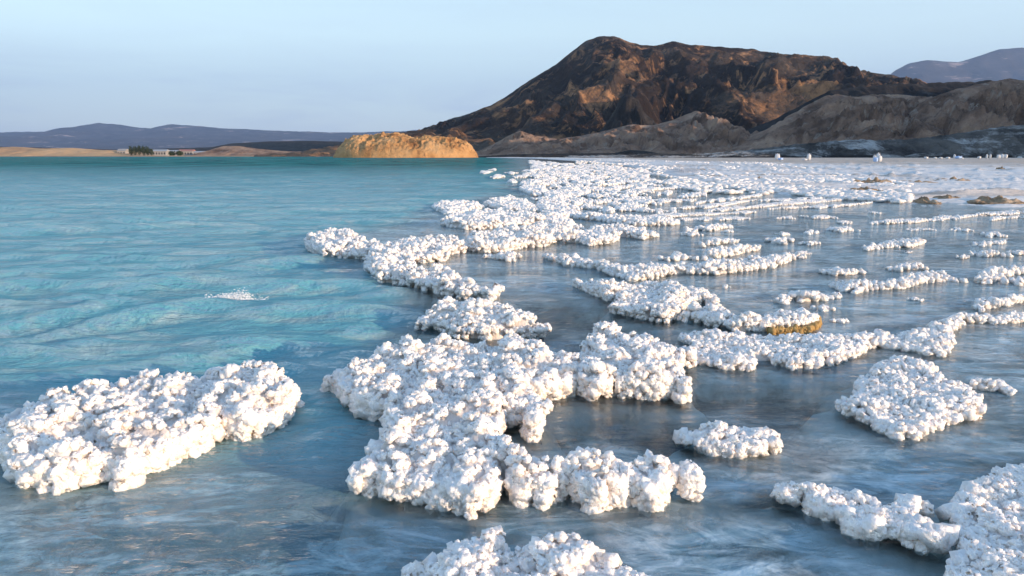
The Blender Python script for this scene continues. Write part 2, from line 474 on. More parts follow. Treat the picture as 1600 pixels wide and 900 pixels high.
# ------------------------------------------------------------------ hills and mountains
def hill(name, sil, D, Wf, Wb, mat, seed, gully=0.22, lam=None, pw=1.35, nt=(90, 16), nx=200, spur=0.0, rough=0.03, base=-1.5, label=None):
    """A landform whose crest is `sil` (photo pixels, put at distance D); slopes run Wf towards the viewer and Wb away."""
    sil = np.array(sil, float)
    cx, cz = upright(sil[:, 0], sil[:, 1], D)
    xs = np.linspace(cx[0], cx[-1], nx)
    top = np.interp(xs, cx, cz)
    k = max(1, nx // 220)
    top = np.convolve(np.pad(top, k, mode='edge'), np.ones(2 * k + 1) / (2 * k + 1), 'valid')
    hmax = top.max()
    lam = lam or hmax * 0.5
    top = top + (fbm(xs / (lam * 0.35), 0 * xs, seed + 3, 4) - 0.5) * hmax * rough
    t = np.concatenate([-np.linspace(1, 0, nt[0]), np.linspace(0, 1, nt[1])[1:]])
    Tt, Xx = np.meshgrid(t, xs, indexing='ij')
    a = np.abs(Tt)
    W = np.where(Tt < 0, Wf * (0.8 + 0.4 * fbm(Xx / (lam * 2.5), 0 * Xx, seed + 9, 3)), Wb)
    Yy = D + Tt * W
    wx = Xx + (fbm(Xx / (lam * 1.5), Yy / (lam * 1.5), seed + 5, 3) - 0.5) * lam * 1.6
    prof = (1 - a) ** pw
    bellf = np.sin(np.pi * np.clip(a, 0, 1)) ** 0.8
    g = fbm(wx / lam, Yy / (lam * 3.2), seed, 6, 0.52, True) - 0.62
    s = fbm(wx / (lam * 2.2), Yy / (lam * 2.4), seed + 60, 4) - 0.5
    Zz = top[None, :] * prof + (top[None, :] + 0.15 * hmax) * bellf * (gully * g + spur * s)
    Zz = Zz + (fbm(Xx / (lam * 0.12), Yy / (lam * 0.12), seed + 80, 4) - 0.5) * hmax * rough * np.clip(a * 8, 0, 1)
    lim = CAM_H + (top[None, :] - CAM_H) * (Yy / D) * 0.995
    Zz = np.where(Tt < 0, np.minimum(Zz, np.maximum(lim, base)), Zz)
    Zz = np.where(a > 0.985, np.minimum(Zz, base), Zz)
    ob = mesh_obj(name, np.stack([Xx, Yy, Zz], -1).reshape(-1, 3), grid_faces(*Xx.shape), mat, smooth=True)
    return tag(ob, kind='structure', label=label)


hill('distant_mountain', [(1330, 190), (1370, 140), (1395, 112), (1420, 99), (1450, 93), (1475, 96), (1500, 97), (1530, 88), (1560, 77), (1600, 74), (1660, 80), (1760, 110), (1900, 150), (2100, 190)],
     15000, 4000, 2400, M_FARHILL, 7, 0.14, 700, nx=200, nt=(50, 10), rough=0.012)
hill('distant_hills', [(-500, 215), (-300, 200), (-120, 210), (0, 207), (40, 206), (115, 206), (135, 197), (150, 192), (180, 194), (215, 199), (252, 201), (262, 194), (300, 196), (345, 200), (450, 205), (540, 207), (620, 205), (660, 203), (720, 203), (800, 210), (880, 238)],
     19000, 8000, 2300, M_FARHILL, 21, 0.18, 640, nx=360, nt=(60, 8), rough=0.04)
hill('dark_lava_ridge', [(-300, 228), (0, 229), (90, 231), (190, 234), (330, 230), (360, 224), (420, 221), (480, 220), (560, 222), (640, 228), (700, 238)],
     2300, 500, 400, M_LAVA, 31, 0.2, 60, nx=220, nt=(40, 10))
hill('sandy_bluff', [(-300, 229), (-60, 231), (0, 230), (25, 229), (60, 232), (110, 231), (150, 234), (185, 235), (215, 239), (260, 243)],
     980, 90, 200, M_SHORE, 37, 0.3, 9, 0.8, nx=240, nt=(40, 10), rough=0.06)
hill('sandy_mound', [(318, 243), (335, 232), (350, 228), (372, 228), (400, 232), (440, 236), (500, 238), (540, 242)],
     1000, 80, 120, M_TAN, 41, 0.2, 9, 0.9, nx=120, nt=(30, 10))
hill('mountain', [(600, 240), (650, 210), (700, 187), (765, 165), (790, 150), (825, 128), (850, 111), (880, 92), (905, 72), (918, 61), (935, 57), (960, 58), (975, 64), (1000, 71), (1020, 72), (1030, 70), (1053, 65), (1080, 70), (1130, 72), (1200, 80), (1250, 88), (1275, 93), (1300, 104), (1350, 113), (1390, 117), (1430, 127), (1500, 140), (1600, 160), (1720, 200), (1800, 235)],
     1600, 760, 600, M_MOUNT, 57, 0.42, 85, 1.12, nx=400, nt=(150, 12), spur=0.34, rough=0.030)
hill('lava_plateau', [(1120, 225), (1200, 190), (1260, 160), (1300, 141), (1340, 136), (1400, 130), (1440, 131), (1480, 128), (1520, 128), (1545, 126), (1600, 130), (1700, 128), (1800, 140), (1900, 190)],
     860, 160, 200, M_LAVA, 63, 0.25, 22, 0.9, nx=260, nt=(60, 12), rough=0.035)
hill('scree_hills', [(735, 243), (770, 226), (795, 212), (812, 204), (835, 212), (870, 217), (905, 213), (950, 203), (985, 194), (1020, 196), (1050, 188), (1075, 178), (1088, 173), (1102, 180), (1130, 197), (1170, 213), (1230, 232), (1290, 242)],
     830, 220, 120, M_TAN, 71, 0.60, 16, 1.0, nx=320, nt=(110, 14), rough=0.022, spur=0.2)
hill('lava_cone', [(915, 225), (940, 203), (953, 184), (966, 160), (976, 148), (988, 149), (1000, 160), (1008, 178), (1030, 196), (1080, 212), (1110, 226)],
     930, 90, 60, M_LAVA, 143, 0.35, 14, 0.9, nx=120, nt=(40, 8), rough=0.05)
hill('grey_hill', [(1110, 243), (1150, 226), (1180, 212), (1220, 190), (1260, 165), (1290, 150), (1310, 147), (1335, 152), (1360, 148), (1390, 147), (1430, 150), (1450, 158), (1500, 165), (1560, 175), (1640, 200), (1750, 240)],
     660, 190, 120, M_TAN, 83, 0.50, 12, 0.95, nx=300, nt=(110, 14), rough=0.025, spur=0.12)
hill('grey_slope', [(1360, 240), (1400, 200), (1420, 178), (1445, 157), (1470, 147), (1495, 138), (1530, 131), (1555, 126), (1575, 123), (1610, 127), (1680, 118), (1780, 110), (1950, 100), (2200, 110), (2600, 160)],
     580, 135, 160, M_TAN, 93, 0.55, 11, 0.9, nx=320, nt=(100, 14), rough=0.025, spur=0.12)
hill('shore_bank', [(880, 244), (960, 242), (1020, 240), (1110, 240), (1150, 236), (1200, 231), (1240, 226), (1280, 222), (1330, 218), (1380, 219), (1440, 216), (1500, 208), (1560, 198), (1610, 194), (1700, 190), (1900, 200), (2300, 215)],
     462, 26, 60, M_BANK, 99, 0.22, 5, 0.85, nx=420, nt=(40, 10), rough=0.06)
hill('shore_lava', [(735, 245), (800, 241), (870, 240), (960, 239), (985, 234), (1010, 236), (1040, 241), (1120, 243), (1200, 245)],
     520, 20, 40, M_LAVA, 103, 0.3, 3, 0.7, nx=260, nt=(24, 8), rough=0.08)


# unseen ridge added sunward, right of the view, sized so its shade covers the hills
def unseen_shade_ridge():
    S = np.array([SUN_DIR.x, SUN_DIR.y]) / math.hypot(SUN_DIR.x, SUN_DIR.y)
    Pp = np.array([-S[1], S[0]])
    a = np.linspace(330, 1600, 160)
    b = np.linspace(-1, 1, 50)
    A, B = np.meshgrid(a, b, indexing='xy')
    top = 158 * sstep(330, 560, A) * (1 - sstep(1350, 1600, A)) * (0.88 + 0.24 * fbm(A / 130, 0 * A, 501, 4))
    z = top * (1 - np.abs(B)) ** 1.1 + (fbm(A / 70, B * 3, 503, 5, 0.5, True) - 0.6) * 26 * np.sin(np.pi * np.abs(B)) - 1.5
    k = 411 + B * 260
    V = np.stack([k * S[0] + A * Pp[0], k * S[1] + A * Pp[1], z], -1).reshape(-1, 3)
    tag(mesh_obj('unseen_shade_ridge', V, grid_faces(*A.shape), M_TAN, smooth=True), kind='structure')


unseen_shade_ridge()


# the isolated ochre rock that stands in the lake
def lake_rock():
    D = 490
    sil = np.array([(524, 246), (533, 232), (545, 219), (560, 213), (590, 210), (620, 209), (634, 212), (650, 217), (668, 214), (690, 215), (712, 217), (728, 221), (738, 231), (748, 246)], float)
    cx, cz = upright(sil[:, 0], sil[:, 1], D)
    x0, x1 = cx[0], cx[-1]
    n, mrow = 220, 110
    xs = np.linspace(x0, x1, n)
    top = np.interp(xs, cx, cz)
    e = np.linspace(-1, 1, mrow)
    E, Xx = np.meshgrid(e, xs, indexing='ij')
    cxm, hw = (x0 + x1) / 2, (x1 - x0) / 2
    depth = 42 * np.sqrt(np.clip(1 - ((Xx - cxm) / hw) ** 2, 0, 1)) + 2
    Yy = D + E * depth
    zz = top[None, :] * np.clip(1 - np.abs(E) ** 2.0, 0, 1) ** 0.62
    zz += (fbm(Xx / 7, Yy / 7, 201, 6, 0.55, True) - 0.62) * 5.0 * np.clip((1 - np.abs(E)) * 4, 0, 1) * np.clip(np.abs(E) * 4, 0.1, 1)
    zz += (fbm(Xx / 2.6, Yy / 2.6, 211, 5, 0.62) - 0.5) * 3.6 * np.clip((1 - np.abs(E)) * 5, 0, 1)
    cut = sstep(0, 1, 1 - np.abs((Xx - (x0 + (590 - 524) / 224 * (x1 - x0) + E * 6)) / 4.0)) * (E < 0)
    zz -= cut * 3.0 * np.sin(np.pi * np.abs(E))
    zz = np.where(np.abs(E) > 0.99, -0.8, zz)
    ob = mesh_obj('lake_rock', np.stack([Xx, Yy, zz], -1).reshape(-1, 3), grid_faces(mrow, n), M_ORANGE, smooth=True)
    tag(ob, 'sunlit ochre rock standing alone in the lake before the dark mountain', 'rock')


lake_rock()


# ------------------------------------------------------------------ salt formations
def ico(sub):
    p = (1 + 5 ** 0.5) / 2
    v = [(-1, p, 0), (1, p, 0), (-1, -p, 0), (1, -p, 0), (0, -1, p), (0, 1, p), (0, -1, -p), (0, 1, -p), (p, 0, -1), (p, 0, 1), (-p, 0, -1), (-p, 0, 1)]
    v = [np.array(q) / np.linalg.norm(q) for q in v]
    f = [(0, 11, 5), (0, 5, 1), (0, 1, 7), (0, 7, 10), (0, 10, 11), (1, 5, 9), (5, 11, 4), (11, 10, 2), (10, 7, 6), (7, 1, 8),
         (3, 9, 4), (3, 4, 2), (3, 2, 6), (3, 6, 8), (3, 8, 9), (4, 9, 5), (2, 4, 11), (6, 2, 10), (8, 6, 7), (9, 8, 1)]
    for _ in range(sub):
        cache, nf = {}, []

        def mid(a, b):
            k = (min(a, b), max(a, b))
            if k not in cache:
                q = v[a] + v[b]
                v.append(q / np.linalg.norm(q))
                cache[k] = len(v) - 1
            return cache[k]
        for a, b, c in f:
            ab, bc, ca = mid(a, b), mid(b, c), mid(c, a)
            nf += [(a, ab, ca), (b, bc, ab), (c, ca, bc), (ab, bc, ca)]
        f = nf
    return np.array(v), np.array(f)


CUBE_V = np.array([(x, y, z) for x in (-1, 1) for y in (-1, 1) for z in (-1, 1)], float)
CUBE_Q = [((0, 1, 3, 2), (-1, 0, 0)), ((4, 6, 7, 5), (1, 0, 0)), ((0, 4, 5, 1), (0, -1, 0)), ((2, 3, 7, 6), (0, 1, 0)), ((0, 2, 6, 4), (0, 0, -1)), ((1, 5, 7, 3), (0, 0, 1))]


def nodule(n_cubes, smin, smax, sub, core, aspect=0.75, out=0.80, reach=1.55):
    """one rounded clump of salt: a core with cubic crystals growing out of it (unit radius); triangles only"""
    v, f = ico(sub)
    ph = rng.random(3) * 100
    rad = core * (1 + (0.5 if n_cubes == 0 else 0.22) * (np.array([vnoise(np.array([a * 1.7 + ph[0]]), np.array([b * 1.7 + c * 1.3 + ph[1]]), 3)[0] for a, b, c in v]) - 0.5))
    vs_, fs_ = [v * rad[:, None]], [f]
    off = len(v)
    ga = math.pi * (3 - 5 ** 0.5)
    for i in range(n_cubes):
        z = 1 - reach * (i + 0.5) / n_cubes
        r = math.sqrt(max(0, 1 - z * z))
        d = np.array([math.cos(ga * i) * r, math.sin(ga * i) * r, z]) + rng.normal(0, 0.12, 3)
        d /= np.linalg.norm(d)
        s = smin + (smax - smin) * rng.random() ** 1.6
        # crystals stand with a corner or a face outward, tilted a little, and are sunk into the core so nothing gapes
        up = np.array([1., 1, 1]) / 3 ** 0.5 if rng.random() < 0.78 else np.array([0, 0, 1.])
        e1 = np.cross(up, rng.normal(size=3))
        e1 /= np.linalg.norm(e1)
        dt = d + rng.normal(0, 0.20, 3)
        dt /= np.linalg.norm(dt)
        f1 = np.cross(dt, rng.normal(size=3))
        f1 /= np.linalg.norm(f1)
        q = np.stack([f1, np.cross(dt, f1), dt], 1) @ np.stack([e1, np.cross(up, e1), up], 1).T
        sc = s * (1 + aspect * (rng.random(3) - 0.5))
        cv = (CUBE_V * sc) @ q.T + d * (out - 0.22 * s + rng.normal(0, 0.06))
        tri = []
        for quad, nn in CUBE_Q:
            if np.dot(q @ np.array(nn, float), d) > (-0.30 if s < 0.45 else -2):
                a, b, c, e = quad
                tri += [(a, b, c), (a, c, e)]
        vs_.append(cv)
        fs_.append(np.array(tri) + off)
        off += 8
    V, Fc = np.concatenate(vs_), np.concatenate(fs_)
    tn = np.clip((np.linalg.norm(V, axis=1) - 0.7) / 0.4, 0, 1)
    return V, Fc, tn


LODS = [     # rim clumps by distance
    [nodule(22, 0.18, 0.42, 0, 0.92) for _ in range(12)],
    [nodule(11, 0.22, 0.54, 0, 0.94) for _ in range(10)],
    [nodule(4, 0.32, 0.58, 0, 1.0) for _ in range(8)],
    [nodule(0, 0, 0, 0, 1.06) for _ in range(12)],
]
TOPS = [     # clumps on the upper side: crystals only where they can be seen
    [nodule(12, 0.18, 0.42, 0, 0.94, reach=1.0) for _ in range(14)],
    [nodule(6, 0.24, 0.54, 0, 0.96, reach=0.95) for _ in range(12)],
    [nodule(2, 0.36, 0.58, 0, 1.02, reach=0.8) for _ in range(8)],
    LODS[3],
]
BLOCKY = [nodule(18, 0.30, 0.66, 1, 0.80, 0.8, 0.74) for _ in range(6)]


def poly_inside(px, py, P):
    ins = np.zeros(px.shape, bool)
    x0, y0 = P[:, 0], P[:, 1]
    x1, y1 = np.roll(x0, -1), np.roll(y0, -1)
    for a, b, c, d in zip(x0, y0, x1, y1):
        cond = ((b > py) != (d > py))
        with np.errstate(divide='ignore', invalid='ignore'):
            xi = (c - a) * (py - b) / (d - b) + a
        ins ^= cond & (px < xi)
    return ins


def poly_dist(px, py, P):
    best = np.full(px.shape, 1e9)
    for (a, b), (c, d) in zip(P, np.roll(P, -1, axis=0)):
        ex, ey = c - a, d - b
        t = np.clip(((px - a) * ex + (py - b) * ey) / max(ex * ex + ey * ey, 1e-12), 0, 1)
        best = np.minimum(best, np.hypot(px - a - t * ex, py - b - t * ey))
    return best


def nxt_out(ox, oy, x, y):
    """does the edge with outward normal (ox, oy) at (x, y) face away from the viewer? Such edges show their top row only"""
    return (ox * x + oy * y) / max(math.hypot(x, y), 1e-6) > 0.45


TRI_TOTAL = [0]
FOOT = []          # footprints of the nearer formations: a pale crust goes on under the water around them


def formation(sil, H, label, group=None, name='salt_formation', blocky=0.35, mat=None, kind=None, rscale=1.0, ochre=None):
    """sil: visible outline in photo pixels -> footprint on the water: back edges are seen at the top of the crust, front edges at the waterline"""
    P = np.array(sil, float)
    area = 0.5 * np.sum(P[:, 0] * np.roll(P[:, 1], -1) - np.roll(P[:, 0], -1) * P[:, 1])
    if area < 0:
        P = P[::-1]
    tg = np.roll(P, -1, axis=0) - np.roll(P, 1, axis=0)
    nrm = np.stack([tg[:, 1], -tg[:, 0]], -1)
    nrm /= np.linalg.norm(nrm, axis=1)[:, None] + 1e-9
    zv = 0.85 * H * (1 - sstep(-0.5, 0.55, nrm[:, 1]))        # image y points down: +1 faces the viewer
    wx, wy = ground(P[:, 0], P[:, 1], zv)
    W = np.stack([wx, wy], -1)
    if np.hypot(*W.mean(0)) < 14:
        FOOT.append(W)
    ctr = W.mean(0)
    dist = float(np.hypot(*ctr))
    r0 = (0.0265 + 0.0020 * max(0, dist - 3.2)) * rscale
    size = min(np.ptp(W[:, 0]), np.ptp(W[:, 1]))
    r0 = min(r0, max(size * 0.26, 0.02), 0.14, H * 0.5)
    sp = r0 * (1.46 if dist < 4.6 else 1.58 if dist < 8 else 1.78)
    gx = np.arange(W[:, 0].min(), W[:, 0].max() + sp, sp)
    gy = np.arange(W[:, 1].min(), W[:, 1].max() + sp, sp * 0.866)
    GX, GY = np.meshgrid(gx, gy)
    GX = GX + (np.arange(len(gy)) % 2)[:, None] * sp * 0.5 + rng.uniform(-0.38, 0.38, GX.shape) * sp
    GY = GY + rng.uniform(-0.38, 0.38, GY.shape) * sp
    GX, GY = GX.ravel(), GY.ravel()
    k = poly_inside(GX, GY, W)
    GX, GY = GX[k], GY[k]
    pts = []
    if len(GX):
        dd = poly_dist(GX, GY, W)
        k = dd > r0 * 0.55
        GX, GY, dd = GX[k], GY[k], dd[k]
    if len(GX) == 0:
        GX, GY, dd = np.array([ctr[0]]), np.array([ctr[1]]), np.array([r0])
    def crust_top(x, y, d):
        lamb = 0.15 + 0.010 * dist
        bil = np.abs(2 * fbm(x / lamb, y / lamb, 300, 2) - 1) * 1.6       # billows with sharp creases
        return H * (0.66 + 0.34 * sstep(0, r0 * 2.6, d)) * (0.56 + 0.62 * np.minimum(bil, 1) + 0.22 * (fbm(x / 0.5, y / 0.5, 305, 2) - 0.5))
    top = crust_top(GX, GY, dd)
    rr = r0 * rng.uniform(0.66, 1.3, len(GX)) * (0.66 + 0.60 * fbm(GX / (0.12 + 0.01 * dist), GY / (0.12 + 0.01 * dist), 310, 2))
    for x, y, z, r in zip(GX, GY, top, rr):
        pts.append((x, y, max(z - r * 0.55, -r * 0.3), r, 0))
    # the rim: clumps hanging over the water, in rows from the waterline up
    nxt = np.roll(W, -1, axis=0)
    L = np.hypot(*(nxt - W).T)
    for (a, b), (c, d), l in zip(W, nxt, L):
        m = max(1, int(l / (sp * 1.12)))
        ux, uy = (c - a) / max(l, 1e-9), (d - b) / max(l, 1e-9)
        sgn = 1 if poly_inside(np.array([(a + c) / 2 - uy * 1e-3]), np.array([(b + d) / 2 + ux * 1e-3]), W)[0] else -1
        d_rim = math.hypot((a + c) / 2, (b + d) / 2)
        rows = max(1, int(H * 0.8 / (r0 * 1.4)))
        for i in range(m):
            away = nxt_out(uy * sgn, -ux * sgn, (a + c) / 2, (b + d) / 2)
            for q_ in (range(rows - 1, rows) if away else range(rows)):
                if q_ == 0 and rng.random() < 0.22:
                    continue
                tt = (i + 0.5 + rng.uniform(-0.4, 0.4)) / m
                r = r0 * rng.uniform(0.72, 1.35) * (1.25 if d_rim < 4.5 else 1.0)
                ins = r * 0.85 + rng.uniform(-0.15, 0.45) * r + (0.35 * r if q_ == 0 else 0)
                z = r * 0.45 + (H * 0.72 - r * 0.3) * q_ / max(rows, 1) + rng.uniform(-.15, .15) * r
                pts.append((a + (c - a) * tt - uy * sgn * ins, b + (d - b) * tt + ux * sgn * ins, z, r, 1))
    pts = np.array(pts)
    Vs, Fs, Ts, off = [], [], [], 0
    for x, y, z, r, rim in pts:
        d = math.hypot(x, y)
        lod = 0 if d < 4.3 else 1 if d < 9.0 else 2 if d < 15 else 3
        bank = BLOCKY if (rim and d < 4.5 and rng.random() < blocky) else (LODS if rim else TOPS)[lod]
        v, f, tn = bank[rng.integers(len(bank))]
        an = rng.random() * 2 * math.pi
        c, s = math.cos(an), math.sin(an)
        tl = rng.normal(0, 0.3, 2)
        m = np.array([[c, -s, tl[0] * 0.4], [s, c, tl[1] * 0.4], [-tl[0] * 0.4, -tl[1] * 0.4, rng.uniform(0.85, 1.1)]])
        Vs.append((v @ m.T) * r + (x, y, z))
        Fs.append(f + off)
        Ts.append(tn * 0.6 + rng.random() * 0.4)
        off += len(v)
    # the solid shelf under the clumps
    if len(P) in (9, 12) and size < 7 * r0:      # small lumps: one solid core that the clumps sit on
        v, f = ico(1)
        Vs.append(v * (np.ptp(W[:, 0]) * 0.36, np.ptp(W[:, 1]) * 0.36, H * 0.45) + (ctr[0], ctr[1], 0.0))
        Fs.append(f + off)
        Ts.append(np.full(len(v), 0.5))
        off += len(v)
    V, Fc, Tn = np.concatenate(Vs), np.concatenate(Fs), np.concatenate(Ts)
    TRI_TOTAL[0] += len(Fc)
    org = np.array([ctr[0], ctr[1], 0.0])
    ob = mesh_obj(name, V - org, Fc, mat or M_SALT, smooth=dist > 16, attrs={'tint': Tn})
    ob.location = org
    if kind:
        tag(ob, kind=kind)
        return ob
    tag(ob, label, 'salt formation', group)
    # shelf (a part): the footprint pulled in, from below the water to just under the clumps
    st = r0 * 2.0
    ax_, ay_ = np.arange(W[:, 0].min(), W[:, 0].max() + st, st), np.arange(W[:, 1].min(), W[:, 1].max() + st, st)
    AX, AY = np.meshgrid(ax_, ay_)
    ok = poly_inside(AX, AY, W)
    ok &= poly_dist(AX, AY, W) > r0 * 1.0
    cellok = ok[:-1, :-1] & ok[1:, :-1] & ok[:-1, 1:] & ok[1:, 1:]
    if cellok.any():
        nr, nc = AX.shape
        idx = np.arange(nr * nc).reshape(nr, nc)
        sv = np.concatenate([np.c_[AX.ravel(), AY.ravel(), (crust_top(AX.ravel(), AY.ravel(), np.full(nr * nc, 1.0)) - r0 * 0.35)], np.c_[AX.ravel(), AY.ravel(), np.full(nr * nc, -0.25)]]) - org
        fl = [np.stack([idx[:-1, :-1], idx[:-1, 1:], idx[1:, 1:], idx[1:, :-1]], -1)[cellok]]
        pad = np.pad(cellok, 1)
        M = nr * nc
        for dy, dx, A_, B_ in ((-1, 0, idx[:-1, :-1], idx[:-1, 1:]), (1, 0, idx[1:, 1:], idx[1:, :-1]), (0, -1, idx[1:, :-1], idx[:-1, :-1]), (0, 1, idx[:-1, 1:], idx[1:, 1:])):
            nb_ = pad[1 + dy:1 + dy + nr - 1, 1 + dx:1 + dx + nc - 1]
            e = cellok & ~nb_
            fl.append(np.stack([A_[e], A_[e] + M, B_[e] + M, B_[e]], -1))
        FQ = np.concatenate(fl)
        used, inv = np.unique(FQ, return_inverse=True)
        mesh_obj('shelf', sv[used], inv.reshape(-1, 4), M_SALT, ob)
    if ochre is not None:
        ou, ov = np.array(ochre, float).T
        ox, oy = ground(ou, ov, 0.02)
        vs2, fs2, off = [], [], 0
        for (a, b), (c, d) in zip(zip(ox[:-1], oy[:-1]), zip(ox[1:], oy[1:])):
            m = max(1, int(math.hypot(c - a, d - b) / 0.03))
            for i in range(m):
                for zz in (0.0, 0.028):
                    v, f, _ = LODS[2][rng.integers(8)]
                    tt = (i + rng.random()) / m
                    vs2.append(v * rng.uniform(0.022, 0.040) + (a + (c - a) * tt, b + (d - b) * tt + 0.02, zz))
                    fs2.append(f + off)
                    off += len(v)
        o2 = mesh_obj('mineral_edge', np.concatenate(vs2) - org, np.concatenate(fs2), M_OCHRE, ob)
        o2['label'] = 'golden ochre mineral edge under the white crust'
    return ob


def ell(cx, cy, rx, ry, n=12):
    a = np.linspace(0, 2 * math.pi, n, endpoint=False)
    k = 1 + 0.16 * rng.normal(size=n)
    return np.stack([cx + rx * np.cos(a) * k, cy + ry * np.sin(a) * k], -1)


def strip(pts, th):
    p = np.array(pts, float)
    q = np.linspace(0, 1, max(len(p) * 4, 8))
    s = np.linspace(0, 1, len(p))
    u, v = np.interp(q, s, p[:, 0]), np.interp(q, s, p[:, 1])
    w = th * 0.5 * (0.55 + 0.9 * rng.random(len(q))) * np.clip(np.minimum(q, 1 - q) * 8 + 0.25, 0, 1)
    return np.concatenate([np.stack([u, v - w], -1), np.stack([u, v + w], -1)[::-1]])


